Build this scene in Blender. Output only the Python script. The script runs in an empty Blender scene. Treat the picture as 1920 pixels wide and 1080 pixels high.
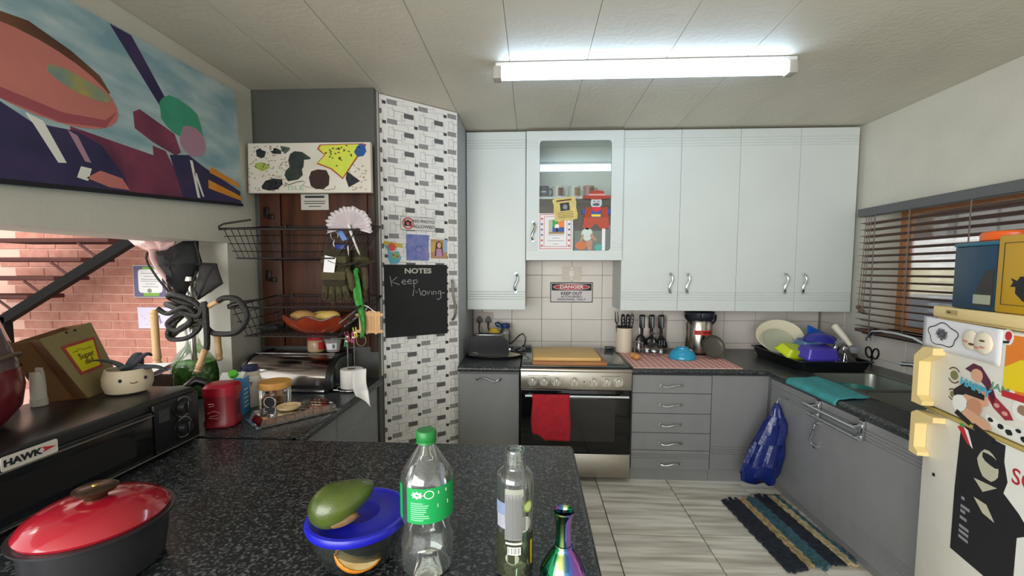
import bpy, bmesh, math, random
from mathutils import Matrix, Vector, Euler
random.seed(7)
SC = bpy.context.scene
COL = SC.collection
pi = math.pi
sin, cos = math.sin, math.cos

# ------------------------------------------------------------------ camera, sky, lights, exposure
cam_d = bpy.data.cameras.new('camera'); cam = bpy.data.objects.new('camera', cam_d); COL.objects.link(cam)
YAW, PITCH, ROLL = 0.0488, 0.0689, 0.0020
fw = Vector((-sin(YAW)*cos(PITCH), cos(YAW)*cos(PITCH), -sin(PITCH)))
rt = Vector((cos(YAW), sin(YAW), 0)); up = rt.cross(fw)
r2 = rt*cos(ROLL)+up*sin(ROLL); u2 = up*cos(ROLL)-rt*sin(ROLL)
cam.matrix_world = Matrix(((r2.x, u2.x, -fw.x, 0), (r2.y, u2.y, -fw.y, 0), (r2.z, u2.z, -fw.z, 1.35), (0, 0, 0, 1)))
cam_d.lens = 15.0; cam_d.sensor_width = 36; cam_d.shift_y = 0.0115; cam_d.clip_start = 0.02
SC.camera = cam

W = bpy.data.worlds.new('sky'); SC.world = W; W.use_nodes = True
bg = W.node_tree.nodes['Background']; bg.inputs[0].default_value = (0.99, 1.0, 0.98, 1); bg.inputs[1].default_value = 1.5

def area_light(name, loc, target, size, size_y, energy, color):
    d = bpy.data.lights.new(name, 'AREA'); d.shape = 'RECTANGLE'; d.size = size; d.size_y = size_y; d.energy = energy; d.color = color
    o = bpy.data.objects.new(name, d); COL.objects.link(o); o.location = loc
    o.rotation_euler = (Vector(target)-Vector(loc)).to_track_quat('-Z', 'Y').to_euler()
    return o
area_light('rear_left_fill', (-1.6, -2.4, 1.45), (1.1, 2.2, 0.8), 3.6, 2.2, 190, (0.98, 1.0, 0.97))  # added fill lamp behind and left of the camera, brightens the kitchen
area_light('stairwell_fill', (-3.6, 1.2, 3.2), (-3.6, 3.8, 1.0), 2.0, 1.5, 60, (1.0, 0.95, 0.9))  # added fill lamp above the stair room, brightens the brick wall
TUBE_STRENGTH = 11.0

SC.view_settings.view_transform = 'Standard'; SC.view_settings.look = 'None'
SC.view_settings.gamma = 1.0; SC.view_settings.exposure = 0.05; SC.view_settings.use_curve_mapping = False
try:
    SC.cycles.use_denoising = True
    SC.cycles.caustics_reflective = False; SC.cycles.caustics_refractive = False
    SC.cycles.max_bounces = 8; SC.cycles.transparent_max_bounces = 24
    SC.cycles.sample_clamp_indirect = 6
except Exception:
    pass

# ------------------------------------------------------------------ materials
def C(h):
    h = h.lstrip('#'); v = [int(h[i:i+2], 16)/255 for i in (0, 2, 4)]
    return tuple(c/12.92 if c <= .04045 else ((c+.055)/1.055)**2.4 for c in v)+(1,)
_M = {}
def mat(name, col='#808080', rough=.5, metal=0, emit=0, var=0, vscale=6, bump=0, bscale=60, stretch=None, col2=None, rnd=0, spec=None, coat=0, thr=None, alpha=1, trans=0):
    if name in _M: return _M[name]
    m = bpy.data.materials.new(name); m.use_nodes = True; _M[name] = m
    nt = m.node_tree; p = nt.nodes['Principled BSDF']; L = nt.links.new; N = nt.nodes.new
    c = C(col) if isinstance(col, str) else col
    p.inputs['Base Color'].default_value = c; p.inputs['Roughness'].default_value = rough; p.inputs['Metallic'].default_value = metal
    if spec is not None: p.inputs['Specular IOR Level'].default_value = spec
    if coat: p.inputs['Coat Weight'].default_value = coat; p.inputs['Coat Roughness'].default_value = .1
    if trans: p.inputs['Transmission Weight'].default_value = trans
    if alpha < 1: p.inputs['Alpha'].default_value = alpha
    if emit: p.inputs['Emission Color'].default_value = c; p.inputs['Emission Strength'].default_value = emit
    vec = None
    if var or col2 or bump:
        tc = N('ShaderNodeTexCoord'); mp = N('ShaderNodeMapping'); L(tc.outputs['Object'], mp.inputs[0]); vec = mp.outputs[0]
        if stretch: mp.inputs['Scale'].default_value = stretch
    out = None
    if var or col2:
        ns = N('ShaderNodeTexNoise'); ns.inputs['Scale'].default_value = vscale; ns.inputs['Detail'].default_value = 6; L(vec, ns.inputs['Vector'])
        if rnd:
            oi = N('ShaderNodeObjectInfo'); ad = N('ShaderNodeVectorMath'); ad.operation = 'ADD'
            sc = N('ShaderNodeMath'); sc.operation = 'MULTIPLY'; sc.inputs[1].default_value = 37; L(oi.outputs['Random'], sc.inputs[0])
            L(vec, ad.inputs[0]); L(sc.outputs[0], ad.inputs[1]); L(ad.outputs[0], ns.inputs['Vector'])
        rp = N('ShaderNodeValToRGB'); lo, hi = thr or (.32, .68)
        rp.color_ramp.elements[0].position = lo; rp.color_ramp.elements[1].position = hi
        cb = C(col2) if col2 else tuple(min(1, x*(1+var)) for x in c[:3])+(1,)
        ca = c if col2 else tuple(x*(1-var) for x in c[:3])+(1,)
        rp.color_ramp.elements[0].color = ca; rp.color_ramp.elements[1].color = cb
        L(ns.outputs['Fac'], rp.inputs[0]); out = rp.outputs[0]
    if rnd:
        if out is None:
            oi = N('ShaderNodeObjectInfo')
        hs = N('ShaderNodeHueSaturation'); hs.inputs['Color'].default_value = c
        mr = N('ShaderNodeMapRange'); mr.inputs[3].default_value = 1-rnd; mr.inputs[4].default_value = 1+rnd
        L(oi.outputs['Random'], mr.inputs[0]); L(mr.outputs[0], hs.inputs['Value'])
        if out is not None: L(out, hs.inputs['Color'])
        out = hs.outputs[0]
    if out is not None: L(out, p.inputs['Base Color'])
    if bump:
        n2 = N('ShaderNodeTexNoise'); n2.inputs['Scale'].default_value = bscale; n2.inputs['Detail'].default_value = 4; L(vec, n2.inputs['Vector'])
        b = N('ShaderNodeBump'); b.inputs['Strength'].default_value = bump; b.inputs['Distance'].default_value = .01
        L(n2.outputs['Fac'], b.inputs['Height']); L(b.outputs[0], p.inputs['Normal'])
    return m
def glass(name, tint='#ffffff', refl=1.0, haze=0.0):
    if name in _M: return _M[name]
    m = bpy.data.materials.new(name); m.use_nodes = True; _M[name] = m
    nt = m.node_tree; N = nt.nodes.new; L = nt.links.new
    nt.nodes.remove(nt.nodes['Principled BSDF']); o = nt.nodes['Material Output']
    t = N('ShaderNodeBsdfTransparent'); t.inputs[0].default_value = C(tint)
    g = N('ShaderNodeBsdfGlossy'); g.inputs['Roughness'].default_value = .03; g.inputs['Color'].default_value = (1, 1, 1, 1)
    lw = N('ShaderNodeLayerWeight'); lw.inputs[0].default_value = .32
    mu = N('ShaderNodeMath'); mu.operation = 'MULTIPLY_ADD'; mu.inputs[1].default_value = refl*.75; mu.inputs[2].default_value = .04*refl; L(lw.outputs['Fresnel'], mu.inputs[0])
    mx = N('ShaderNodeMixShader'); L(mu.outputs[0], mx.inputs[0]); L(t.outputs[0], mx.inputs[1]); L(g.outputs[0], mx.inputs[2])
    res = mx
    if haze:
        d = N('ShaderNodeBsdfDiffuse'); d.inputs[0].default_value = C(tint); m2 = N('ShaderNodeMixShader'); m2.inputs[0].default_value = haze
        L(mx.outputs[0], m2.inputs[1]); L(d.outputs[0], m2.inputs[2]); res = m2
    L(res.outputs[0], o.inputs[0])
    return m
WHITE = mat('cabinet_white', '#d0d6d4', .35, var=.02, vscale=3)
GREY = mat('cabinet_grey', '#87888a', .38, var=.05, vscale=9, stretch=(1, 1, .4), bump=.04, bscale=150)
GREYW = mat('alcove_grey', '#4d4d4a', .5, var=.05, vscale=5)
WALL = mat('wall_paint', '#cfcdc3', .75, var=.04, vscale=4, bump=.12, bscale=45)
CEIL = mat('ceiling_paint', '#d3cdbf', .55, var=.05, vscale=2.5, bump=.22, bscale=38)
TOP = mat('speckled_worktop', '#1e2023', .3, col2='#7c8284', vscale=150, thr=(.5, .76), spec=.5)
TILEW = mat('wall_tile_glaze', '#dcd5ce', .22, var=.03, vscale=5, rnd=.03)
GROUT = mat('wall_grout', '#8f8880', .9)
FTILE = mat('floor_tile_wood_grain', '#b5ad9d', .28, col2='#f6f1e6', vscale=3.4, stretch=(.55, 7.5, 1), thr=(.34, .60), rnd=.05)
FGROUT = mat('floor_grout', '#4a4744', .9)
BRICK = mat('brick_face', '#b87b6b', .85, col2='#c98f7f', vscale=14, rnd=.06, bump=.3, bscale=70)
MORTAR = mat('brick_mortar', '#e8bcac', .95, bump=.3, bscale=120)
CHROME = mat('chrome', '#cfd2d4', .18, 1)
STEEL = mat('brushed_steel', '#b9b4aa', .32, 1, var=.05, vscale=40, stretch=(.05, 1, 6))
STEELD = mat('sink_steel', '#8e938f', .36, 1)
BLACK = mat('black_plastic', '#121214', .32)
BLACKM = mat('black_matte', '#17171a', .7)
BLKGLASS = mat('black_oven_glass', '#08080a', .08)
WOODD = mat('dark_wood_door', '#2f170f', .5, spec=.3, col2='#54301d', vscale=2.2, stretch=(9, .6, 9), bump=.08, bscale=30)
WOODL = mat('light_turned_wood', '#d3a878', .5, col2='#e2bd90', vscale=8, stretch=(4, 4, .6))
BAMBOO = mat('bamboo_board', '#cfa25c', .5, col2='#e2bd7c', vscale=7, stretch=(.5, 8, 8))
BROWNB = mat('brown_board', '#9a6238', .5, col2='#b57a4a', vscale=7, stretch=(.5, 8, 8))
CREAM = mat('cream_plastic', '#e8cf92', .4)
FRIDGEW = mat('fridge_white', '#e9e6dc', .4, var=.03, vscale=8)
PAPER = mat('white_paper', '#e9e8e8', .8)
WIRE = mat('dark_wire', '#2b2523', .45, .4)
RED = mat('red_print', '#c22a33', .5); INK = mat('black_print', '#1b1b20', .6); BLUEP = mat('blue_print', '#2a4f9e', .5)
YEL = mat('yellow_print', '#efd11f', .5); GREENP = mat('green_print', '#3c9a4e', .5); ORANGEP = mat('orange_print', '#e8822a', .5)
GREYP = mat('grey_print', '#8b8c92', .6); PINKP = mat('pink_print', '#d99a94', .6); TEALP = mat('teal_print', '#3f8f92', .6)
BROWNP = mat('brown_print', '#5a3526', .7); WHITEP = mat('white_print', '#ecebe6', .6); SKIN = mat('skin_tone_print', '#d9a687', .6)
CLEAR = glass('clear_glass'); PET = glass('clear_bottle_plastic', '#f6faf8', 1.5, .035)

# ------------------------------------------------------------------ mesh builder
class MB:
    def __init__(s): s.v = []; s.f = []; s.m = []
    def add(s, vs, fs, mi=0, M=None):
        k = len(s.v)
        s.v += [tuple(M @ Vector(p)) if M else tuple(p) for p in vs]
        s.f += [tuple(i+k for i in f) for f in fs]; s.m += [mi]*len(fs); return s
    def box(s, x0, x1, y0, y1, z0, z1, mi=0, bev=0, seg=2, M=None):
        if bev:
            b = bmesh.new(); bmesh.ops.create_cube(b, size=1)
            for v in b.verts: v.co = Vector((x0+(v.co.x+.5)*(x1-x0), y0+(v.co.y+.5)*(y1-y0), z0+(v.co.z+.5)*(z1-z0)))
            bmesh.ops.bevel(b, geom=b.edges[:], offset=bev, segments=seg, affect='EDGES', profile=.5)
            b.verts.index_update(); r = s.add([v.co[:] for v in b.verts], [[v.index for v in f.verts] for f in b.faces], mi, M); b.free(); return r
        V = [(x0, y0, z0), (x1, y0, z0), (x1, y1, z0), (x0, y1, z0), (x0, y0, z1), (x1, y0, z1), (x1, y1, z1), (x0, y1, z1)]
        return s.add(V, [(3, 2, 1, 0), (4, 5, 6, 7), (0, 1, 5, 4), (1, 2, 6, 5), (2, 3, 7, 6), (3, 0, 4, 7)], mi, M)
    def prism(s, poly, z0, z1, mi=0, M=None):
        n = len(poly); V = [(x, y, z0) for x, y in poly]+[(x, y, z1) for x, y in poly]
        F = [tuple(range(n))[::-1], tuple(range(n, 2*n))]+[(i, (i+1) % n, n+(i+1) % n, n+i) for i in range(n)]
        return s.add(V, F, mi, M)
    def tube(s, pts, r, n=8, mi=0, closed=False, M=None, flat=1.0):
        P = [Vector(p) for p in pts]; R = r if isinstance(r, (list, tuple)) else [r]*len(P); m = len(P); V = []; F = []
        nrm = None
        for i, p in enumerate(P):
            if closed: t = P[(i+1) % m]-P[i-1]
            else: t = P[min(i+1, m-1)]-P[max(i-1, 0)]
            t = t.normalized() if t.length > 1e-9 else Vector((0, 0, 1))
            if nrm is None:
                a = Vector((0, 0, 1)) if abs(t.z) < .9 else Vector((1, 0, 0)); nrm = t.cross(a).normalized()
            else:
                nrm = (nrm-t*nrm.dot(t)); nrm = nrm.normalized() if nrm.length > 1e-6 else t.orthogonal().normalized()
            b = t.cross(nrm)
            for k in range(n):
                a = 2*pi*k/n; V.append(p+nrm*cos(a)*R[i]+b*sin(a)*R[i]*flat)
        for i in range(m if closed else m-1):
            j = (i+1) % m
            for k in range(n): F.append((i*n+k, i*n+(k+1) % n, j*n+(k+1) % n, j*n+k))
        if not closed: F += [tuple(range(n))[::-1], tuple(range((m-1)*n, m*n))]
        return s.add(V, F, mi, M)
    def cyl(s, a, b, r, r2=None, n=16, mi=0, M=None): return s.tube([a, b], [r, r if r2 is None else r2], n, mi, M=M)
    def lathe(s, prof, n=28, c=(0, 0, 0), mi=0, sx=1, sy=1, M=None):
        V = []; F = []; m = len(prof)
        for r, z in prof:
            for k in range(n):
                a = 2*pi*k/n; V.append((c[0]+r*cos(a)*sx, c[1]+r*sin(a)*sy, c[2]+z))
        for i in range(m-1):
            for k in range(n): F.append((i*n+k, i*n+(k+1) % n, (i+1)*n+(k+1) % n, (i+1)*n+k))
        if prof[0][0] > 1e-4: F.append(tuple(range(n))[::-1])
        if prof[-1][0] > 1e-4: F.append(tuple(range((m-1)*n, m*n)))
        return s.add(V, F, mi, M)
    def lathe_open(s, prof, n=28, c=(0, 0, 0), mi=0, sx=1, sy=1, M=None, a0=0, a1=2*pi):
        V = []; F = []; m = len(prof); full = abs(a1-a0-2*pi) < 1e-6; q = n if full else n+1
        for r, z in prof:
            for k in range(q):
                a = a0+(a1-a0)*k/n; V.append((c[0]+r*cos(a)*sx, c[1]+r*sin(a)*sy, c[2]+z))
        for i in range(m-1):
            for k in range(n): F.append((i*q+k, i*q+(k+1) % q, (i+1)*q+(k+1) % q, (i+1)*q+k))
        return s.add(V, F, mi, M)
    def ell(s, c, r, mi=0, nu=16, nv=10, M=None, lump=0, seed=0):
        rs = random.Random(seed); V = []; F = []
        for j in range(nv+1):
            th = pi*j/nv
            for k in range(nu):
                a = 2*pi*k/nu; q = 1+(rs.uniform(-lump, lump) if lump and 0 < j < nv else 0)
                V.append((c[0]+r[0]*sin(th)*cos(a)*q, c[1]+r[1]*sin(th)*sin(a)*q, c[2]+r[2]*cos(th)))
        for j in range(nv):
            for k in range(nu): F.append((j*nu+k, (j+1)*nu+k, (j+1)*nu+(k+1) % nu, j*nu+(k+1) % nu))
        return s.add(V, F, mi, M)
    def grid(s, fn, nu, nv, mi=0, M=None):
        V = [fn(i/nu, j/nv) for j in range(nv+1) for i in range(nu+1)]
        F = [(j*(nu+1)+i, j*(nu+1)+i+1, (j+1)*(nu+1)+i+1, (j+1)*(nu+1)+i) for j in range(nv) for i in range(nu)]
        return s.add(V, F, mi, M)
    def hexa(s, bot, top, mi=0):
        return s.add(list(bot)+list(top), [(3, 2, 1, 0), (4, 5, 6, 7), (0, 1, 5, 4), (1, 2, 6, 5), (2, 3, 7, 6), (3, 0, 4, 7)], mi)

LM = {}           # local-to-world matrix of every thing
def _mesh(name, mb, mats, M=None, smooth=True, ang=38, solid=0):
    me = bpy.data.meshes.new(name)
    v = [M @ Vector(p) for p in mb.v] if M else mb.v
    me.from_pydata([tuple(p) for p in v], [], mb.f)
    if not isinstance(mats, (list, tuple)): mats = [mats]
    for m in mats: me.materials.append(m)
    for p, i in zip(me.polygons, mb.m): p.material_index = i
    b = bmesh.new(); b.from_mesh(me)
    bmesh.ops.remove_doubles(b, verts=b.verts[:], dist=1e-6)
    bmesh.ops.recalc_face_normals(b, faces=b.faces[:]); b.to_mesh(me); b.free()
    if smooth:
        for p in me.polygons: p.use_smooth = True
        me.set_sharp_from_angle(angle=math.radians(ang))
    return me
def T(name, label, cat, loc=(0, 0, 0), rot=0, group=None):
    o = bpy.data.objects.new(name, None); COL.objects.link(o); o.empty_display_size = .05
    e = Euler((0, 0, rot)) if isinstance(rot, (int, float)) else Euler(rot)
    o.location = loc; o.rotation_euler = e; LM[o] = Matrix.Translation(loc) @ e.to_matrix().to_4x4()
    tag(o, label, cat, group); return o
def tag(o, label, cat, group=None):
    o['label'] = label; o['category'] = cat
    if group: o['group'] = group
    return o
def P(name, mb, mats, par, w=False, label=None, smooth=True, ang=38, solid=0, stuff=False):
    M = LM[par].inverted() if w else None
    o = bpy.data.objects.new(name, _mesh(name, mb, mats, M, smooth, ang)); COL.objects.link(o); o.parent = par; LM[o] = LM[par]
    if label: o['label'] = label
    if stuff: o['kind'] = 'stuff'
    if solid:
        md = o.modifiers.new('thickness', 'SOLIDIFY'); md.thickness = solid; md.offset = 0
    return o
def O(name, mb, mats, label, cat, group=None, smooth=True, ang=38, solid=0):
    xs, ys, zs = zip(*mb.v); c = Vector(((min(xs)+max(xs))/2, (min(ys)+max(ys))/2, min(zs)))
    o = bpy.data.objects.new(name, _mesh(name, mb, mats, Matrix.Translation(-c), smooth, ang)); COL.objects.link(o); o.location = c
    LM[o] = Matrix.Translation(c); tag(o, label, cat, group)
    if solid:
        md = o.modifiers.new('thickness', 'SOLIDIFY'); md.thickness = solid; md.offset = 0
    return o
def S(name, mb, mats, smooth=False):
    o = bpy.data.objects.new(name, _mesh(name, mb, mats, None, smooth)); COL.objects.link(o); o['kind'] = 'structure'; LM[o] = Matrix(); return o
def DUP(src, par, loc, rotz=0):
    o = src.copy(); COL.objects.link(o); o.parent = par; o.location = loc; o.rotation_euler = (0, 0, rotz); return o
def TXT(name, body, size, par, x, y, z, m, sx=1, bold=0, rot=0, align='CENTER', shear=0):
    cu = bpy.data.curves.new('lettering', 'FONT'); cu.body = body; cu.size = size; cu.align_x = align; cu.align_y = 'CENTER'
    cu.extrude = .0004; cu.offset = bold; cu.shear = shear; cu.resolution_u = 3
    t = bpy.data.objects.new('lettering', cu); COL.objects.link(t); bpy.context.view_layer.update()
    me = bpy.data.meshes.new_from_object(t.evaluated_get(bpy.context.evaluated_depsgraph_get())); bpy.data.objects.remove(t)
    me.transform(Matrix.Translation((x, y, z)) @ Matrix.Rotation(rot, 4, 'Z') @ Matrix.Diagonal((sx, 1, 1, 1)))
    me.materials.clear(); me.materials.append(m)
    o = bpy.data.objects.new(name, me); COL.objects.link(o); o.parent = par; return o
R90 = pi/2
def face_rot(ang): return (R90, 0, ang)       # local x = reading direction, y = up, z = out of the surface
def blob(cx, cy, rx, ry, n=14, jit=.12, seed=1, rot=0):
    rs = random.Random(seed); o = []
    for k in range(n):
        a = 2*pi*k/n; q = 1+rs.uniform(-jit, jit); x = rx*cos(a)*q; y = ry*sin(a)*q
        o.append((cx+x*cos(rot)-y*sin(rot), cy+x*sin(rot)+y*cos(rot)))
    return o
def rect(x0, x1, y0, y1): return [(x0, y0), (x1, y0), (x1, y1), (x0, y1)]
def rrect(x0, x1, y0, y1, r, n=4):
    o = []
    for cx, cy, a0 in ((x1-r, y1-r, 0), (x0+r, y1-r, R90), (x0+r, y0+r, pi), (x1-r, y0+r, 3*R90)):
        for k in range(n+1): a = a0+R90*k/n; o.append((cx+r*cos(a), cy+r*sin(a)))
    return o
def wavy_handle(parent, c, length, along, out, wob=.011, amp=.024, r=.0065):
    A = Vector(along); Nn = Vector(out); Bx = A.cross(Nn); c = Vector(c); pts = []
    for i in range(17):
        t = -1+2*i/16
        pts.append(c+A*t*length/2+Nn*(amp*(1-t**6)+.002)+Bx*wob*sin(pi*t))
    b = MB().tube(pts, [r*(1+.35*abs(cos(pi*(-1+2*i/16)))) for i in range(17)], 8, flat=.7)
    for t in (-1, 1): b.cyl(c+A*t*length/2, c+A*t*length/2+Nn*.012, r*1.5, n=10)
    return P('handle', b, CHROME, parent, w=True, label='chrome wavy pull handle')
# ------------------------------------------------------------------ room shell
CZ = 2.343; XL = -1.565; XR = 2.252; YB = 3.425; TZ = 0.735; YA = 2.36
fl = S('floor', MB().box(-2.0, 2.4, -3.5, 3.6, -.12, -.012), FGROUT)
tp = .4535
tile_me = None
for i in range(-5, 4):
    for j in range(-7, 2):
        x0 = .4145+tp*i; y0 = 2.583+tp*(j-1)
        if x0 > 2.1 or y0 > 3.3 or x0 < -1.9: continue
        if tile_me is None:
            o = P('tile', MB().box(.002, tp-.003, .002, tp-.003, -.012, 0, bev=.0015, seg=1), FTILE, fl, smooth=False); tile_me = o
            o.location = (x0, y0, 0)
        else: DUP(tile_me, fl, (x0, y0, 0))
# ceiling: slab with boards, joints 3 mm recessed
ce = S('ceiling', MB().box(-1.87, 2.5, -3.5, 3.6, CZ+.008, CZ+.1), CEIL)
bp = .3675; pan = None
for k in range(-4, 7):
    x0 = -.116+bp*k; a, b = max(x0+.001, XL), min(x0+bp-.001, XR)
    if b-a < .02: continue
    if b-a > bp-.01 and pan is not None:
        DUP(pan, ce, (x0, 0, 0)); continue
    o = P('ceiling_panel', MB().box(a-x0, b-x0, -3.4, YB, CZ, CZ+.012, bev=.0016, seg=1), CEIL, ce, smooth=False); o.location = (x0, 0, 0)
    if b-a > bp-.01: pan = o
# back wall with glazed tiles
wb = S('wall_back', MB().box(-1.9, 2.5, YB+.004, YB+.15, 0, CZ), GROUT)
gx = [-.646+.2393*k for k in range(13)]; gz = [.600, .779, .957, 1.133, 1.312, 1.491]
tiles = {}
def wall_tile(par, u0, u1, z0, z1, place):
    key = (par.name, round(u1-u0, 3), round(z1-z0, 3))
    if key in tiles: o = DUP(tiles[key], par, (0, 0, 0))
    else:
        w, h = u1-u0, z1-z0
        b = MB().box(.0012, w-.0012, -.006, 0, .0012, h-.0012, bev=.0016, seg=1)
        o = P('wall_tile', b, TILEW, par, smooth=False); tiles[key] = o
    o.location, o.rotation_euler = place(u0, z0)
for a, b in zip(gx, gx[1:]):
    for c, d in zip(gz, gz[1:]):
        if c > 1.1 and not (-.15 < (a+b)/2 < .72): continue
        u0, u1 = max(a, -.48), min(b, XR); z0, z1 = max(c, .70), d
        if u1-u0 < .02: continue
        wall_tile(wb, u0, u1, z0, z1, lambda u, z: ((u, YB+.003, z), (0, 0, 0)))
# right wall with window opening
WY0, WY1, WZ0, WZ1 = 1.75, 2.95, .965, 1.735
wr = S('wall_right', MB().box(XR, XR+.24, WY1, 3.6, 0, CZ).box(XR, XR+.24, -3.5, WY0, 0, CZ).box(XR, XR+.24, WY0, WY1, 0, WZ0).box(XR, XR+.24, WY0, WY1, WZ1, CZ), WALL)
vy = [3.425-.257*k for k in range(8)]
for a, b in zip(vy[1:], vy):
    for c, d in zip(gz[:3], gz[1:4]):
        z0, z1 = max(c, .70), d
        if a < WY1 and z1 > WZ0: z1 = WZ0-.03
        if z1-z0 < .02: continue
        wall_tile(wr, a, b, z0, z1, lambda u, z: ((XR-.003, u+(b-a), z), (0, 0, -R90)))
# left wall with pass-through, jamb and bulkhead
wl = S('wall_left', MB().box(XL-.3, XL, 2.125, YA+.1, 0, CZ).box(XL-.3, XL, .0, 2.125, 1.487, CZ).box(XL-.3, XL, .0, 2.125, 0, .696), WALL)
wa = S('wall_alcove', MB().box(XL, -.874, YA, YA+.08, 0, CZ), GREYW)
# staircase room beyond the pass-through
ws = S('wall_stair', MB().box(-6.6, -1.87, 3.815, 4.0, -.1, 3.2), MORTAR)
S('floor_stair', MB().box(-6.6, -1.87, .2, 3.815, -.12, 0), mat('stair_floor', '#8a7a6c', .6))
S('wall_stair_right', MB().box(-1.95, XL-.302, YA+.1, 3.815, 0, 3.2), WALL)
bh, bl = .0838, .293
brick_o = None
for r in range(-6, 12):
    z0 = .700+bh*r
    for k in range(0, 10):
        x0 = -5.02+bl*k+(bl/2 if r % 2 else 0)+.04*sin(r*2.3)
        if x0 > -2.25: continue
        if brick_o is None:
            brick_o = P('brick', MB().box(.004, bl-.005, -.007, 0, .0045, bh-.0045, bev=.003, seg=1), BRICK, ws, smooth=False); o = brick_o
        else: o = DUP(brick_o, ws, (0, 0, 0))
        o.location = (x0, 3.815+random.uniform(-.003, .002), z0)
# steel staircase
st = T('staircase', 'black steel stringer staircase with dark red treads seen through the pass-through', 'stairs', (-3.9, 3.3, 0))
stl = mat('stair_steel', '#0b0a0a', .7, spec=.2); trd = mat('stair_tread_red', '#4a1e17', .7, var=.1)
d = Vector((1.11, 0, .632)).normalized(); nrm = Vector((-d.z, 0, d.x))
a0 = Vector((-4.36, 3.3, .935)); a1 = a0+d*2.1; hw = .036
P('stringer', MB().hexa([a0-nrm*hw+Vector((0, -.03, 0)), a0+nrm*hw+Vector((0, -.03, 0)), a0+nrm*hw+Vector((0, .03, 0)), a0-nrm*hw+Vector((0, .03, 0))],
  [a1-nrm*hw+Vector((0, -.03, 0)), a1+nrm*hw+Vector((0, -.03, 0)), a1+nrm*hw+Vector((0, .03, 0)), a1-nrm*hw+Vector((0, .03, 0))]), stl, st, w=True, smooth=False)
P('support_post', MB().box(-4.40, -4.33, 3.27, 3.33, 0, .96), stl, st, w=True)
for k in range(6):
    z = 1.10+.157*k; xr = -4.19+.245*k
    P('tread', MB().box(xr-1.0, xr, 3.33, 3.62, z, z+.035, bev=.006), trd, st, w=True)
    P('bracket', MB().tube([(xr-.27, 3.34, z-.005), (xr-.12, 3.34, z-.115)], .010, 6), trd, st, w=True)
# framed certificate and child's drawing taped on the bricks
t = T('framed_certificate', 'framed certificate with purple and green border on brick wall', 'picture', (-3.545, 3.797, 1.09), face_rot(0))
P('frame', MB().prism(rect(-.158, .158, 0, .302), -.0, .012).prism(rect(-.150, .150, .008, .294), .012, .016, 1), [mat('silver_frame', '#c9c6c4', .35, .5), mat('purple_mount', '#6d6488', .7)], t, smooth=False)
P('paper', MB().prism(rrect(-.105, .125, .045, .262, .03), .016, .0175).prism(rect(-.06, .09, .255, .285), .016, .017, 1).prism(rect(-.06, .09, .015, .05), .016, .017, 1)
  .prism(blob(0, .065, .022, .02, 16, 0), .0175, .018, 2), [PAPER, mat('lime_print', '#7fb04a', .7), GREYP], t, smooth=False)
b = MB()
for k, (w_, z_) in enumerate(((.16, .222), (.12, .195), (.17, .168), (.17, .15), (.1, .125), (.15, .1))): b.prism(rect(.01-w_/2, .01+w_/2, z_, z_+.005), .0175, .0182)
P('printed_lines', b, GREYP, t, smooth=False)
t = T('childs_drawing', 'white sheet with purple child drawing taped on brick wall', 'drawing', (-3.51, 3.797, .80), face_rot(0))
P('sheet', MB().prism([(-.175, .0), (.17, .004), (.17, .197), (-.178, .2)], 0, .003), mat('lilac_paper', '#d9d3ea', .8), t, smooth=False)
b = MB().tube([(-.045, .06, .004), (-.04, .11, .004), (-.01, .14, .004), (.03, .12, .004), (.045, .05, .004)], .008, 6, flat=.3)
P('arch', b, mat('purple_crayon', '#8b82b5', .8), t)
b = MB()
for k in range(14):
    x = -.14+.022*k; y = .04+.11*random.random(); b.tube([(x, y, .0035), (x+.018, y+.01*random.uniform(-1, 1), .0035)], .0022, 5, flat=.4)
P('scribble', b, mat('pale_crayon', '#b394a8', .8), t)

# ------------------------------------------------------------------ window, blind and what stands outside
tim = mat('window_timber', '#bb8256', .5, var=.1, vscale=10)
wn = S('window_1', MB().box(XR+.16, XR+.2, WY1-.045, WY1, WZ0, WZ1).box(XR+.16, XR+.2, WY0, WY0+.045, WZ0, WZ1).box(XR+.16, XR+.2, WY0+.045, WY1-.045, WZ0, WZ0+.03).box(XR+.16, XR+.2, WY0+.045, WY1-.045, WZ1-.02, WZ1).box(XR+.165, XR+.195, 2.16, 2.185, WZ0+.03, WZ1-.02), tim)
P('glass_pane', MB().box(XR+.178, XR+.182, WY0+.045, 2.16, WZ0+.03, WZ1-.02), CLEAR, wn); P('glass_pane', MB().box(XR+.178, XR+.182, 2.185, WY1-.045, WZ0+.03, WZ1-.02), CLEAR, wn)
S('window_sill_1', MB().box(XR-.03, XR+.15, WY0-.03, WY1+.03, WZ0-.035, WZ0, bev=.006), mat('sill_dark', '#3a3634', .4))
BL = T('window_blind', 'dark brown venetian blind under a grey pelmet at the kitchen window', 'blind', (XR-.03, 2.4, .95))
slm = mat('blind_slat', '#6b5248', .45, var=.08, vscale=4)
P('pelmet', MB().box(XR-.075, XR-.012, 1.66, 3.01, 1.708, 1.762, bev=.004), mat('pelmet_grey', '#5f6164', .5), BL, w=True, label='grey pelmet board')
nsl = 17
for k in range(nsl):
    z = .985+.0425*k; tw = -.24
    b = MB()
    for q in range(1):
        pr = [(-.023, -.0032), (0, .0022), (.023, -.0032), (.023, -.0058), (0, -.0004), (-.023, -.0058)]
        Mx = Matrix(((cos(tw), -sin(tw), 0, XR-.042), (0, 0, 1, 1.68), (sin(tw), cos(tw), 0, z), (0, 0, 0, 1)))
        b.prism(pr, 0, 1.315, M=Mx)
    P('slat', b, slm, BL, w=True, ang=60)
P('bottom_rail', MB().box(XR-.065, XR-.022, 1.68, 2.995, .945, .966, bev=.004), slm, BL, w=True)
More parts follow.
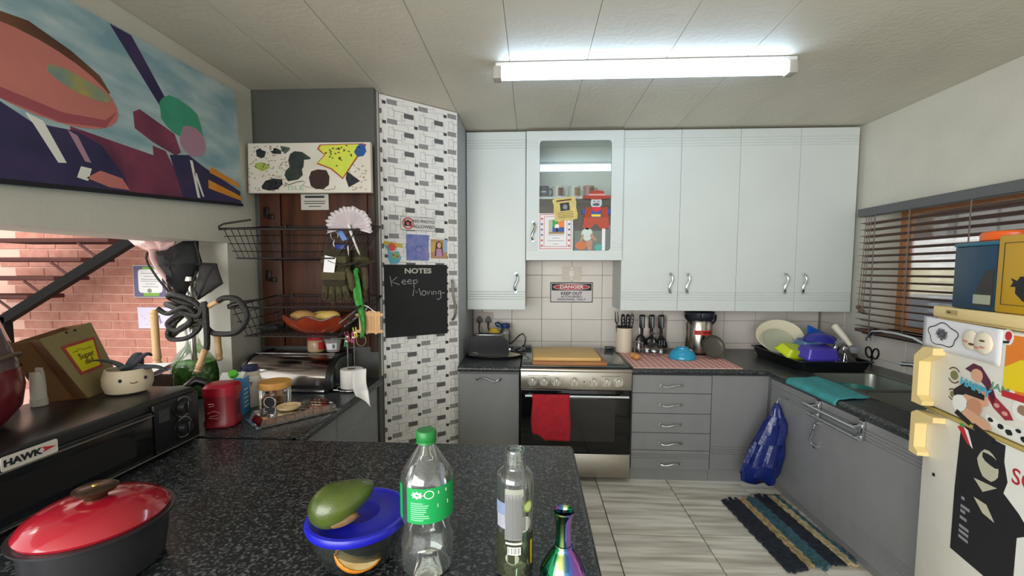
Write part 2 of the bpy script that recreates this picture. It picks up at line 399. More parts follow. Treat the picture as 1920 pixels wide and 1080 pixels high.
for y in (1.85, 2.27, 2.62, 2.87):
    P('ladder_tape', MB().tube([(XR-.066, y, 1.715), (XR-.066, y, .95)], .0035, 6), slm, BL, w=True)
for y, z1 in ((2.955, 1.115), (2.935, 1.095), (2.915, 1.09)):
    c_ = P('pull_cord', MB().tube([(XR-.078, y-.03, 1.70), (XR-.078, y-.015, 1.4), (XR-.078, y, z1)], .0025, 6), slm, BL, w=True)
    P('cord_knob', MB().lathe([(.004, .022), (.011, .012), (.013, .002), (.008, -.006), (.001, -.008)], 12, (XR-.078, y, z1-.012)), slm, c_, w=True)
# outside
S('ground_outside', MB().box(2.6, 14, -2, 14, -.2, -.05), mat('paving_outside', '#e4dccb', .9, var=.08))
yw = mat('garden_wall', '#fbf3d2', .9, var=.08, vscale=3)
O('garden_wall', MB().box(5.2, 12.0, 9.2, 9.5, -.05, 1.42), yw, 'pale yellow garden wall seen beyond the window blind', 'wall')
t = T('parked_car', 'pale blue car parked outside beyond the blind', 'car', (5.2, 5.6, -.05), .5)
cb = mat('car_paint', '#a9bcd8', .25, .2)
P('body', MB().box(-1.6, 1.6, -.65, .65, .22, .72, bev=.12, seg=3).hexa([(-.95, -.58, .7), (.9, -.58, .7), (.9, .58, .7), (-.95, .58, .7)], [(-.55, -.5, 1.08), (.55, -.5, 1.08), (.55, .5, 1.08), (-.55, .5, 1.08)]), cb, t)
P('window', MB().hexa([(-.80, -.585, .76), (.76, -.585, .76), (.76, -.57, .76), (-.80, -.57, .76)], [(-.52, -.525, 1.04), (.52, -.525, 1.04), (.52, -.5, 1.04), (-.52, -.5, 1.04)]), mat('car_glass', '#26313c', .1), t)
for x, y in ((-1, -.6), (1, -.6), (-1, .6), (1, .6)): P('wheel', MB().cyl((x, y-.08, .25), (x, y+.08, .25), .25, n=20), BLACKM, t)
t = T('carport', 'brown timber carport roof seen through the top of the blind', 'roof', (4.2, 4.2, -.05))
cbm = mat('carport_timber', '#6e5850', .8)
P('roof_sheet', MB().box(2.75, 6.4, 2.2, 7.2, 1.98, 2.02), cbm, t, w=True)
for k in range(7): P('beam', MB().box(2.8+.58*k, 2.88+.58*k, 2.2, 7.2, 1.86, 1.98), cbm, t, w=True)
P('fascia', MB().box(2.75, 6.4, 7.12, 7.2, 1.86, 1.98), cbm, t, w=True)
P('post', MB().box(2.78, 2.88, 7.0, 7.1, -.05, 1.86), cbm, t, w=True)

# ------------------------------------------------------------------ fluorescent fitting
t = T('ceiling_light', 'long lit fluorescent tube fitting on the ceiling', 'lamp', (.51, 2.12, 2.24))
P('batten', MB().box(-.185, 1.215, 2.10, 2.145, 2.322, CZ-.002, bev=.006), mat('batten_white', '#d9dadb', .4), t, w=True)
for x0, x1 in ((-.195, -.155), (1.175, 1.215)):
    P('end_cap', MB().box(x0, x1, 2.092, 2.150, 2.262, 2.322, bev=.006), mat('lamp_holder', '#a9a39c', .5), t, w=True)
P('tube', MB().cyl((-.154, 2.12, 2.291), (1.174, 2.12, 2.291), .027, n=20), mat('lit_tube', (.60, .80, 1.0, 1), .5, emit=TUBE_STRENGTH), t, w=True)

# ------------------------------------------------------------------ fitted cabinets
def door(par, org, ud, w, h, gro, m, name='door', t=.02, gw=.0035, gd=.004):
    u = Vector(ud); n = u.cross(Vector((0, 0, 1)))
    pr = [(-t, 0), (-.002, 0), (0, .002)]
    for g in sorted(gro): pr += [(0, g-gw), (-gd, g), (0, g+gw)]
    pr += [(0, h-.002), (-.002, h), (-t, h)]
    Mx = Matrix(((n.x, 0, u.x, org[0]), (n.y, 0, u.y, org[1]), (n.z, 1, u.z, org[2]), (0, 0, 0, 1)))
    return P(name, MB().prism(pr, .0012, w-.0012, M=Mx), m, par, w=True, smooth=False)
UZ0, UZ1, UY = 1.0635, 2.3286, 3.09
GRU = [1.140-UZ0, 1.158-UZ0, 1.176-UZ0, 1.194-UZ0, 2.215-UZ0, 2.233-UZ0, 2.252-UZ0, 2.271-UZ0]
X6 = (-.479, -.054, .629, 1.030, 1.432, 1.835, 2.221)
SIDE = mat('cabinet_side', '#b9bbbd', .5)
def upper(label, x0, x1, doors, handles):
    t = T('wall_cabinet', label, 'cabinet', ((x0+x1)/2, 3.25, UZ0), group='white wall cabinets')
    P('body', MB().box(x0+.001, x1-.001, UY+.021, YB-.006, UZ0+.002, UZ1-.001), SIDE, t, w=True, smooth=False)
    for a, b, hx in zip(doors, doors[1:], handles):
        dd = door(t, (a, UY, UZ0), (1, 0, 0), b-a, UZ1-UZ0, GRU, WHITE)
        if hx: wavy_handle(dd, (hx, UY, 1.262), .13, (0, 0, 1), (0, -1, 0))
    return t
upper('white single-door wall cabinet at the left above the toaster', X6[0], X6[1], (X6[0], X6[1]), (-.122,))
upper('white double-door wall cabinet right of the glass-fronted one', X6[2], X6[4], X6[2:5], (.974, 1.093))
upper('white double-door wall cabinet in the right corner beside the window', X6[4], X6[6], X6[4:7], (1.767, 1.891))
t = T('wall_cabinet', 'short white wall cabinet with a glass door covered in photos', 'cabinet', (.288, 3.25, 1.42), group='white wall cabinets')
GY = 3.065; gx0, gx1, gz0, gz1 = -.05, .626, 1.423, 2.322
INN = mat('cabinet_inside', '#e8ece8', .6); DKIN = mat('cabinet_inside_low', '#8b9191', .6)
P('body', MB().box(gx0, gx0+.018, GY+.022, YB-.006, gz0, gz1).box(gx1-.018, gx1, GY+.022, YB-.006, gz0, gz1).box(gx0+.018, gx1-.018, GY+.022, YB-.006, gz0, gz0+.018).box(gx0+.018, gx1-.018, GY+.022, YB-.006, gz1-.018, gz1)
  .box(gx0+.018, gx1-.018, YB-.016, YB-.006, gz0+.018, gz1-.018), INN, t, w=True, smooth=False)
P('dark_back_sheet', MB().box(gx0+.018, gx1-.018, YB-.020, YB-.0165, gz0+.018, 1.861), mat('back_sheet_dark_grey', '#4f5556', .6), t, w=True)  # thin dark grey sheet over the cabinet back below the shelf
P('shelf', MB().box(gx0+.018, gx1-.018, GY+.05, YB-.016, 1.862, 1.878), INN, t, w=True)
inn = rrect(.043, .545, 1.491, 2.256, .022); n = len(inn); out = []
for x, z in inn:
    out.append((gx1 if x > .3 else gx0, gz1 if z > 1.9 else gz0))
b = MB(); V = [(x, GY, z) for x, z in out]+[(x, GY, z) for x, z in inn]+[(x, GY+.02, z) for x, z in out]+[(x, GY+.02, z) for x, z in inn]
F = []
for i in range(n):
    j = (i+1) % n
    F += [(i, j, n+j, n+i), (2*n+i, 3*n+i, 3*n+j, 2*n+j), (n+i, n+j, 3*n+j, 3*n+i), (i, 2*n+i, 2*n+j, j)]
b.add(V, F)
for zz in (1.50, 1.518, 1.536, 1.554, 2.204, 2.222, 2.24, 2.258):
    b.box(gx0+.002, .030, GY-.0022, GY, zz-.006, zz+.006, bev=.002, seg=1); b.box(.558, gx1-.002, GY-.0022, GY, zz-.006, zz+.006, bev=.002, seg=1)
dd = P('door', b, WHITE, t, w=True, smooth=False)
P('glass_pane', MB().box(.046, .542, GY+.010, GY+.013, 1.494, 2.253), glass('cabinet_glass', '#f8fbfa', 1.1), dd, w=True)
wavy_handle(dd, (.0, GY, 1.625), .13, (0, 0, 1), (0, -1, 0))

FY = 2.70
GB = lambda z0, z1: [z1-z0-.085, z1-z0-.103, z1-z0-.121, z1-z0-.139]
t = T('base_cabinet', 'grey base cabinet under the toaster left of the stove', 'cabinet', (-.28, 3.05, 0))
P('body', MB().box(-.478, -.084, FY+.021, YB-.006, .09, .697), GREY, t, w=True, smooth=False)
dd = door(t, (-.474, FY, .1), (1, 0, 0), .388, .585, [], GREY); wavy_handle(dd, (-.281, FY, .652), .145, (1, 0, 0), (0, -1, 0))
P('plinth', MB().box(-.478, -.084, FY+.04, FY+.06, 0, .09), GREY, t, w=True, smooth=False)
t = T('drawer_unit', 'grey drawer unit with five wavy chrome handles right of the stove', 'cabinet', (.88, 3.05, 0))
P('body', MB().box(.634, 1.128, FY+.021, YB-.006, .08, .697), GREY, t, w=True, smooth=False)
zs = [.078, .203, .317, .443, .574, .692]
for k, (a, b) in enumerate(zip(zs, zs[1:])):
    dd = door(t, (.634, FY, a+.0015), (1, 0, 0), .494, b-a-.003, ([.072, .085, .098] if k == 0 else []), GREY, 'drawer', gw=.003)
    wavy_handle(dd, (.877, FY, (a+b)/2+(-.005 if k else -.018)), .135, (1, 0, 0), (0, -1, 0), wob=-.006)
P('plinth', MB().box(.634, 1.128, FY+.02, FY+.04, 0, .078), GREY, t, w=True, smooth=False)
t = T('corner_cabinet', 'plain grey corner cabinet panel behind the blue bag', 'cabinet', (1.3, 3.05, 0))
P('body', MB().box(1.130, 1.505, FY+.021, YB-.006, .085, .697), GREY, t, w=True, smooth=False)
door(t, (1.130, FY, .088), (1, 0, 0), .345, .605, [.10, .115, .13, .145], GREY, 'panel', gw=.003)
P('plinth', MB().box(1.130, 1.50, FY+.02, FY+.04, 0, .085), GREY, t, w=True, smooth=False)
t = T('sink_cabinet', 'long grey sink cabinet under the right worktop beside the fridge', 'cabinet', (1.85, 2.1, 0))
P('body', MB().box(1.492, 1.62, 1.56, 2.668, .07, .69).box(1.62, 2.24, 1.56, 1.60, .07, .53).box(2.1, 2.24, 1.60, 2.66, .07, .53), GREY, t, w=True, smooth=False)
dd = door(t, (1.47, 2.66, .075), (0, -1, 0), 1.09, .615, [.075, .09, .105, .12, .53, .545, .56, .575], GREY, gw=.003)
wavy_handle(dd, (1.47, 2.226, .505), .125, (0, 0, 1), (-1, 0, 0))
P('plinth', MB().box(1.515, 1.53, 1.56, 2.66, 0, .068), GREY, t, w=True, smooth=False)
# worktops
def nose(b, p, q, r=.0185): return b.cyl(p, q, r, n=14)
b = MB().box(-.478, -.080, 2.69, YB-.006, .699, TZ); nose(b, (-.478, 2.692, .717), (-.080, 2.692, .717))
O('worktop', b, TOP, 'short dark speckled worktop under the toaster', 'worktop')
b = MB().box(.628, XR-.004, 2.69, YB-.006, .699, TZ).box(1.462, 1.66, 1.56, 2.69, .699, TZ).box(2.05, XR-.004, 1.56, 2.69, .699, TZ).box(1.66, 2.05, 1.56, 1.68, .699, TZ).box(1.66, 2.05, 2.225, 2.255, .699, TZ).box(1.66, 2.05, 2.635, 2.69, .699, TZ)
nose(b, (.628, 2.692, .717), (1.463, 2.692, .717)); nose(b, (1.463, 2.692, .717), (1.463, 1.56, .717))
O('worktop', b, TOP, 'L-shaped dark speckled worktop around the sink in the right corner', 'worktop')
lp = [(XL-.30, .4), (.128, .4), (.128, 1.478), (XL-.30, 1.478)]
b = MB().prism([(XL+.003, .4), (.128, .4), (.128, 1.462), (XL+.003, 1.462)], .699, TZ).box(XL-.295, XL+.003, -.4, 1.462, .699, TZ)
nose(b, (.128, .4, .717), (.128, 1.462, .717), .0182); nose(b, (-.86, 1.462, .717), (.128, 1.462, .717), .0182); b.ell((.128, 1.462, .717), (.0182, .0182, .0182))
O('peninsula_worktop', b, TOP, 'large dark speckled peninsula worktop in the foreground', 'worktop')
t = T('peninsula_cabinet', 'grey cabinet carrying the foreground peninsula worktop', 'cabinet', (-.3, 1.0, 0))
P('body', MB().box(-1.54, .08, .5, 1.40, .09, .697), GREY, t, w=True, smooth=False); P('plinth', MB().box(-1.5, .04, .54, 1.36, 0, .09), GREY, t, w=True, smooth=False)
b = MB().box(XL+.003, -.866, 1.486, YA-.002, .699, TZ).box(XL-.295, XL+.003, 1.486, 2.118, .699, TZ); nose(b, (-.866, 1.486, .717), (-.866, YA-.002, .717))
O('worktop', b, TOP, 'dark speckled worktop in the left alcove below the baskets', 'worktop')
O('joint_strip', MB().box(XL-.29, -.89, 1.4807, 1.4856, .70, .732), BLACKM, 'black joint strip between peninsula and alcove worktops', 'strip')
t = T('base_cabinet', 'grey base cabinet with diagonal-lit grooves below the alcove worktop', 'cabinet', (-1.2, 1.95, 0))
t['label'] = 'grey base cabinet below the alcove worktop on the left'
P('body', MB().box(XL+.01, -.905, 1.45, YA-.004, .09, .697), GREY, t, w=True, smooth=False)
door(t, (-.884, 1.45, .09), (0, 1, 0), .40, .60, GB(.09, .69), GREY); door(t, (-.884, 1.852, .09), (0, 1, 0), .50, .60, GB(.09, .69), GREY)
P('plinth', MB().box(XL+.01, -.93, 1.47, YA-.004, 0, .088), GREY, t, w=True, smooth=False)
# diagonal pantry cabinet
PA = Vector((-.873, 2.428, 0)); PU = Vector((.7758, .6310, 0)); PN = Vector((PU.y, -PU.x, 0)); PANG = math.atan2(PU.y, PU.x); PW = .504
VIN = mat('vinyl_white', '#e6e4e2', .4)
pt = T('pantry_cabinet', 'tall diagonal pantry cabinet covered in grey and white patterned vinyl', 'cabinet', PA, face_rot(PANG))
P('body', MB().prism([(-.868, 2.44), (-.866, 3.41), (-.484, 3.41), (-.484, 2.765)], .002, CZ-.003), mat('pantry_side', '#a7aaad', .5), pt, w=True, smooth=False)
pd = P('door', MB().prism(rect(.004, PW-.002, .03, CZ-.004), -.018, 0), VIN, pt, smooth=False)
pr1 = mat('vinyl_grey', '#8c8a8a', .45); pr2 = mat('vinyl_dark_grey', '#5c5a5b', .45); pr3 = mat('vinyl_charcoal', '#3c3a3b', .45); pr4 = mat('vinyl_line', '#8f8d8d', .45)
b = MB(); per = .193; pv = .1085
def clip(x0, x1): return max(x0, .005), min(x1, PW-.003)
def fr(x0, x1, y0, y1, w=.0013):
    for q in ((x0, x1, y0, y0+w), (x0, x1, y1-w, y1), (x0, x0+w, y0, y1), (x1-w, x1, y0, y1)):
        a, c = clip(q[0], q[1])
        if c > a and q[2] > .04 and q[3] < CZ-.01: b.prism(rect(a, c, q[2], q[3]), 0, .0005, 3)
for i in range(-1, 4):
    for j in range(0, 23):
        x = .078+per*i; y = .03+pv*j
        for (ox, oy, w, h, mi) in ((-.030, -.014, .06, .028, 0), (.072, .034, .06, .028, 1), (-.058, -.018+.0, .022, .018, 2)):
            a, c = clip(x+ox, x+ox+w)
            if c > a and y+oy+h < CZ-.01 and y+oy > .04: b.prism(rect(a, c, y+oy, y+oy+h), 0, .0006, mi)
        fr(x+.012, x+.075, y+.012, y+.066); fr(x+.055, x+.14, y+.0, y+.05); fr(x-.022, x+.012, y+.028, y+.075); fr(x+.002, x+.098, y-.045, y-.008); fr(x+.06, x+.08, y+.02, y+.045)
P('printed_pattern', b, [pr1, pr2, pr3, pr4], pd, smooth=False, stuff=True)
pts = [(.455+.010*sin(pi*2*(k/16)), 1.03+.257*k/16, .004+.028*(1-(2*k/16-1)**6)) for k in range(17)]
hb = MB().tube(pts, .009, 8, flat=.7)
P('handle', hb, mat('aged_chrome', '#a9a49c', .35, 1), pd, label='aged wavy chrome pull handle')
O('edge_trim', MB().box(-.882, -.872, 2.40, 2.425, TZ+.002, CZ-.003), mat('trim_white', '#d5d2cd', .5), 'white edge strip between alcove and patterned pantry door', 'trim')
# ------------------------------------------------------------------ stove and things on the back worktop
st = T('stove', 'freestanding steel electric stove with black glass oven door', 'stove', (.272, 3.0, 0))
SX0, SX1 = -.074, .622
P('body', MB().box(SX0, SX1, 2.69, 3.40, .03, .728).box(SX0+.03, SX1-.03, 2.75, 3.36, 0, .03), mat('stove_side', '#6f6d6a', .4, .6), st, w=True, smooth=False)
cp = P('control_panel', MB().box(SX0, SX1, 2.658, 2.69, .600, .712, bev=.003).box(SX0-.002, SX1+.002, 2.652, 2.70, .712, .731, bev=.004), STEEL, st, w=True)
for i, x in enumerate((.001, .074, .150, .263, .384, .463, .538)):
    k = P('knob', MB().cyl((x, 2.6575, .652), (x, 2.654, .652), .030, n=24).cyl((x, 2.654, .652), (x, 2.636, .652), .024, .021, n=24).box(x-.0055, x+.0055, 2.628, 2.637, .629, .675, bev=.002), mat('knob_steel', '#bdb8af', .35, .7), cp, w=True)
P('indicator_lamp', MB().cyl((.325, 2.6575, .652), (.325, 2.655, .652), .004, n=10), BLACK, cp, w=True)
b = MB()
for x0, x1 in ((-.03, .1), (.43, .55)): b.box(x0, x1, 2.6565, 2.658, .688, .690)
P('printed_marks', b, INK, cp, w=True, smooth=False)
od = P('oven_door', MB().box(SX0+.002, SX1-.002, 2.662, 2.69, .190, .597, bev=.003), BLKGLASS, st, w=True)
P('oven_window', MB().prism(rrect(.003, .520, .268, .540, .012), 0, .0012, M=Matrix(((1, 0, 0, 0), (0, 0, -1, 2.6618), (0, 1, 0, 0), (0, 0, 0, 1)))), mat('oven_window', '#1d1a18', .10), od, w=True, smooth=False)
b = MB().cyl((-.044, 2.622, .567), (.597, 2.622, .567), .0085, n=14)
for x in (-.02, .57): b.cyl((x, 2.622, .567), (x, 2.662, .567), .006, n=10)
P('door_handle', b, CHROME, od, w=True, label='long chrome bar handle')
P('warming_drawer', MB().box(SX0+.002, SX1-.002, 2.664, 2.69, .032, .184, bev=.003), STEEL, st, w=True)
P('hob', MB().box(SX0, SX1, 2.68, 3.36, .728, .7335, bev=.002), BLACK, st, w=True)
P('glass_lid', MB().box(SX0+.004, SX1-.004, 2.70, 3.35, .7352, .7412, bev=.002), mat('hob_lid_glass', '#59625f', .12, spec=.8), st, w=True)
for x in (-.045, .60): P('hinge', MB().box(x-.033, x+.033, 3.30, 3.36, .7415, .757, bev=.004), mat('hinge_grey', '#4b4f50', .4, .5), st, w=True)
bb = O('chopping_board', MB().box(.0, .475, 2.70, 3.12, .7425, .766, bev=.004), BROWNB, 'larger reddish brown chopping board, lower of the two on the stove', 'board')
O('chopping_board', MB().box(.004, .44, 2.735, 3.12, .7665, .788, bev=.004), BAMBOO, 'pale yellow bamboo chopping board on top of the brown board', 'board')
# red cloth over oven handle
b = MB()
def tow(u, v):
    x = -.003+.238*u+.004*sin(v*7+u*3)
    low = .290+.045*(u < .28)*(1-u/.28)**.3 if u < .28 else .290
    if v < .12: a = v/.12*pi; return (x, 2.622+.0115*cos(a), .567+.0115*sin(a)+.0)
    q = (v-.12)/.88
    return (x, 2.6105-.004*sin(u*9)*q-.003*q, .567-(.567-low)*q)
b.grid(tow, 18, 24)
O('red_cloth', b, mat('red_cloth', '#b3202f', .9, var=.15, vscale=30, bump=.4, bscale=300), 'red microfibre cloth hanging over the oven door handle', 'cloth', solid=.003)
# danger sign and switch, plug plate
t = T('danger_sign', 'red black and white DANGER KEEP OUT sign on the tiles above the stove', 'sign', (.308, YB-.0035, 1.176), face_rot(0))
P('plate', MB().prism(rrect(-.169, .169, -.081, .081, .008), 0, .002).prism(rrect(-.163, .163, -.075, .075, .007), .002, .0026, 1).prism(rect(-.158, .158, .014, .070), .0026, .0030, 0), [INK, mat('sign_white', '#d8d2d6', .5)], t, smooth=False)
P('oval', MB().prism(blob(0, .042, .145, .0245, 28, 0), .0031, .0036, 1).prism(blob(0, .042, .141, .0215, 28, 0), .0036, .0041), [mat('sign_red', '#b82a45', .5), WHITEP], t, smooth=False)
TXT('lettering', 'DANGER', .037, t, 0, .042, .0046, WHITEP, 1.25, .0009)
TXT('lettering', 'KEEP OUT', .033, t, 0, -.010, .0031, INK, 1.12, .0008)
TXT('lettering', 'AUTHORISED', .022, t, 0, -.036, .0031, INK, 1.25, .0003)
TXT('lettering', 'PERSONNEL ONLY', .022, t, 0, -.058, .0031, INK, 1.22, .0003)
PLM = mat('switch_plate', '#cfc5ba', .4)
t = T('isolator_switch', 'square isolator switch on the tiles above the danger sign', 'switch', (.306, YB-.0035, 1.325), face_rot(0))
P('plate', MB().prism(rrect(-.075, .075, -.056, .056, .006), 0, .008), PLM, t); P('rocker', MB().prism(rrect(-.017, .017, -.024, .024, .003), .008, .012).box(-.010, .010, -.002, .015, .012, .016), mat('rocker_white', '#e5ddd6', .4), t)
for y in (-.042, .042): P('screw', MB().cyl((0, y, .008), (0, y, .0095), .005, n=10), STEEL, t)
t = T('power_socket', 'double wall socket with two black plugs left of the stove', 'socket', (-.392, YB-.0035, .952), face_rot(0))
P('plate', MB().prism(rrect(-.075, .075, -.06, .06, .006), 0, .008), PLM, t)
for x in (-.035, .035): P('rocker', MB().prism(rrect(x-.012, x+.012, .028, .046, .002), .008, .012), PLM, t)
def plug(x, lab, cord):
    t = T('power_plug', lab, 'plug', (x, YB-.0115, .955), face_rot(0))
    P('plug_body', MB().prism([(-.026, -.022), (.026, -.022), (.022, .004), (.008, .026), (-.008, .026), (-.022, .004)], .001, .034).cyl((0, -.012, .034), (0, -.034, .036), .009, n=10), BLACK, t)
    P('cord', MB().tube(cord, .005, 8), BLACK, t, w=True)
plug(-.427, 'left black plug in the wall socket above the toaster', [(-.427, YB-.047, .92), (-.427, YB-.075, .88), (-.41, YB-.10, .84), (-.37, YB-.12, .81), (-.33, YB-.16, .79), (-.32, YB-.2, .76)])
plug(-.357, 'right black plug in the wall socket behind the yellow packet', [(-.357, YB-.047, .92), (-.355, YB-.065, .89), (-.335, YB-.085, .86), (-.30, YB-.09, .84)])
# toaster on tray
t = T('toaster', 'black two-slice toaster standing on the black oval tray', 'toaster', (-.305, 2.985, .752))
pr = [(-.135, 0), (.135, 0), (.137, .06), (.13, .11), (.11, .134), (.08, .142), (-.08, .142), (-.115, .134), (-.132, .11), (-.138, .06)]
b = MB().prism(pr, -.07, .07, M=Matrix(((1, 0, 0, 0), (0, 0, -1, 0), (0, 1, 0, .004), (0, 0, 0, 1))))
P('body', b, mat('toaster_black', '#0c0c0f', .3, spec=.35), t, ang=50)
P('slot_plate', MB().box(-.095, .095, -.045, .045, .1455, .150, bev=.002), CHROME, t)
for y in (-.02, .02): P('slot', MB().box(-.085, .085, y-.010, y+.010, .1502, .1512), BLACKM, t)
P('lever', MB().box(.139, .158, -.018, .018, .085, .098, bev=.004), BLACK, t); P('dial', MB().cyl((.138, .0, .04), (.15, 0, .04), .016, n=14), CHROME, t)
P('badge', MB().tube([(-.115, -.0712, .020), (-.105, -.0712, .026), (-.085, -.0712, .024), (-.075, -.0712, .018)], .003, 6), CHROME, t)
t = T('serving_tray', 'black oval tray with cream inside under the toaster', 'tray', (-.275, 3.03, TZ+.001))
P('rim', MB().lathe([(.60, .001), (.96, .001), (1.0, .010), (1.0, .016), (.975, .016), (.95, .008), (.60, .004)], 40, sx=.203, sy=.135), BLACK, t); P('base', MB().lathe([(.94, .0045), (.94, .0085), (0.001, .009)], 40, sx=.203, sy=.135), mat('tray_cream', '#d8cdb0', .5), t)
# cables and bottle behind the toaster
O('cable', MB().tube([(-.21, 3.16, .775), (-.16, 3.18, .80), (-.10, 3.2, .86), (-.075, 3.22, .87), (-.052, 3.22, .84), (-.06, 3.2, .79), (-.09, 3.17, .77), (-.13, 3.15, .755), (-.10, 3.13, .748), (-.06, 3.15, .75)], .0055, 8), BLACK, 'loop of black cable beside the toaster', 'cable')
O('cable', MB().tube([(-.17, 3.09, .80), (-.13, 3.13, .80), (-.08, 3.16, .775), (-.055, 3.18, .757)], .005, 8), mat('grey_cable', '#8a8c8e', .5), 'short grey cable sticking out beside the toaster', 'cable')
t = T('drink_bottle', 'clear drink bottle with blue carry cap behind the toaster', 'bottle', (-.215, 3.33, TZ))
P('body', MB().lathe_open([(.032, .001), (.045, .004), (.045, .12), (.038, .15), (.026, .165)], 20), PET, t)
P('cap', MB().lathe([(.036, .165), (.038, .17), (.037, .195), (.024, .20), (.001, .20)], 20).tube([(-.03, 0, .188), (-.06, 0, .205), (-.078, 0, .20), (-.07, 0, .18), (-.045, 0, .17)], .008, 8), mat('navy_cap', '#1d3a72', .4), t, label='navy blue cap with carry loop')
t = T('yellow_packet', 'crumpled yellow packet with round print behind the toaster', 'packet', (-.295, 3.225, TZ))
P('packet', MB().ell((0, 0, .09), (.055, .03, .088), lump=.10, seed=4, nu=14, nv=9), mat('packet_yellow', '#d9b52a', .4), t)
P('print', MB().cyl((.012, -.029, .085), (.012, -.036, .085), .018, n=14), [BROWNP], t); P('print', MB().cyl((.012, -.0362, .083), (.012, -.038, .083), .011, n=12), SKIN, t)
# crock with knives
t = T('utensil_crock', 'cream ceramic crock beside the stove lid', 'crock', (.690, 3.235, TZ))
P('pot', MB().lathe([(.055, .0), (.060, .004), (.061, .188), (.057, .190), (.054, .182), (.052, .02), (0.001, .016)], 28), mat('crock_cream', '#dccdb8', .35), t)
P('rim_band', MB().lathe_open([(.0615, .186), (.0635, .190), (.0615, .196), (.056, .196), (.054, .186)], 28), BLACK, t, label='dark rim')
kn = [(-.045, -.01, -.02, 'fork', 'two-pronged dark carving fork in the cream crock'), (-.012, -.02, -.004, 'knife', 'black riveted knife handle leaning left in the crock'), (.014, -.02, .010, 'knife', 'middle black riveted knife handle in the crock'), (.036, .0, .03, 'knife', 'grey-topped black knife handle leaning right in the crock')]
for dx, dy, tl, kind, lab in kn:
    t = T('carving_fork' if kind == 'fork' else 'kitchen_knife', lab, kind, (.690+dx, 3.235+dy, .80))
    ax = Vector((tl/.1*.35, 0, 1)).normalized()
    if kind == 'fork':
        P('handle', MB().tube([ax*.0, ax*.13, ax*.15], [.008, .010, .007], 8), BLACK, t)
        for s in (-1, 1): P('prong', MB().tube([ax*.15, ax*.17+Vector((s*.010, 0, 0)), ax*.245+Vector((s*.009, 0, 0))], [.006, .006, .003], 8), BLACK, t)
    else:
        hd = P('handle', MB().tube([ax*.0, ax*.12, ax*.16, ax*.215, ax*.225], [.010, .012, .016, .014, .008], 10), BLACK if lab[0] != 'g' else mat('knife_grey', '#4c4a4c', .5), t)
        for q in (.15, .175, .2):
            p_ = ax*q; P('rivet', MB().cyl((p_.x, p_.y-.0145, p_.z), (p_.x, p_.y-.017, p_.z), .004, n=8), STEEL, hd)
# hanging utensils on steel rack
t = T('utensil_rack', 'steel backed rack with three utensils behind the wine glass', 'rack', (.94, 3.39, TZ))
P('back_plate', MB().box(-.10, .115, .01, .016, .006, .255, bev=.002), mat('rack_steel', '#b9aca4', .35, .5), t); P('base', MB().box(-.105, .12, -.045, .03, .001, .006), STEEL, t); P('hook_bar', MB().box(-.10, .115, -.006, .009, .246, .254), STEEL, t)
for dx, kind, lab in ((-.085, 'spoon', 'black serving spoon with grey handle strip, left on the rack'), (-.012, 'ladle', 'black ladle with grey handle strip, middle on the rack'), (.062, 'spatula', 'black slotted spatula with grey handle strip, right on the rack')):
    u = T('serving_'+kind if kind != 'ladle' else 'ladle', lab, kind, (.94+dx, 3.362, TZ+.01))
    P('handle', MB().box(-.022, .022, -.012, .012, .155, .262, bev=.011, seg=3).tube([(0, 0, .16), (0, 0, .08)], [.012, .010], 10), BLACK, u)
    P('grip_strip', MB().box(-.002, .013, -.0145, -.0122, .160, .248, bev=.001), mat('grip_grey', '#84888a', .4, .4), u, label='grey grip strip')
    if kind == 'spoon': P('bowl', MB().ell((-.008, 0, .05), (.040, .016, .055)), BLACK, u)
    elif kind == 'ladle': P('bowl', MB().ell((0, 0, .045), (.046, .022, .048)), BLACK, u)
    else:
        b = MB()
        P('blade', MB().prism([(-.014, .095), (.014, .095), (.040, .06), (.055, .005), (-.030, .005), (-.026, .06)], -.003, .003, M=Matrix(((1, 0, 0, 0), (0, 0, -1, 0), (0, 1, 0, 0), (0, 0, 0, 1)))), BLACK, u)
        for s in (-.012, .006, .024): P('slot', MB().box(s, s+.006, -.0042, -.0034, .02, .06), GREYP, u)
# mat, glasses, bowl
t = T('drying_mat', 'red and pink patterned drying mat on the back worktop', 'mat', (.98, 2.95, TZ+.001))
mc = [(.640, 2.690), (1.315, 2.70), (1.325, 3.09), (.650, 3.21)]
P('cloth', MB().hexa([(x, y, TZ+.001) for x, y in mc], [(x, y, TZ+.005) for x, y in mc]), mat('mat_pale', '#e5c2b8', .9), t, w=True, smooth=False)
b = MB(); rs = random.Random(3)
for i in range(17):
    for j in range(11):
        u = (i+.5)/17; v = (j+.5)/11
        x = (mc[0][0]*(1-u)+mc[1][0]*u)*(1-v)+(mc[3][0]*(1-u)+mc[2][0]*u)*v; y = (mc[0][1]*(1-u)+mc[1][1]*u)*(1-v)+(mc[3][1]*(1-u)+mc[2][1]*u)*v
        a = pi/4 if (i+j) % 2 else -pi/4
        for s in (-.007, .007):
            cx, cy = x+s*cos(a+R90), y+s*sin(a+R90); q = [(.014, .0035), (-.014, .0035), (-.014, -.0035), (.014, -.0035)]
            b.prism([(cx+p*cos(a)-r*sin(a), cy+p*sin(a)+r*cos(a)) for p, r in q], TZ+.005, TZ+.0056)
P('printed_pattern', b, mat('mat_red', '#bd4b4b', .9), t, w=True, smooth=False, stuff=True)
def tumbler(name, lab, loc, prof, cat='glass'):
    t = T(name, lab, cat, loc); return t
t = T('drinking_glass', 'upturned plain drinking glass beside the cream crock', 'glass', (.782, 3.15, TZ+.006))
P('wall', MB().lathe_open([(.036, 0), (.036, .002), (.033, .085), (.030, .092), (.001, .092)], 24), CLEAR, t); P('thick_base', MB().lathe([(.031, .084), (.029, .091), (.001, .0915)], 24), glass('thick_glass', '#d8dcda', 1.6), t)
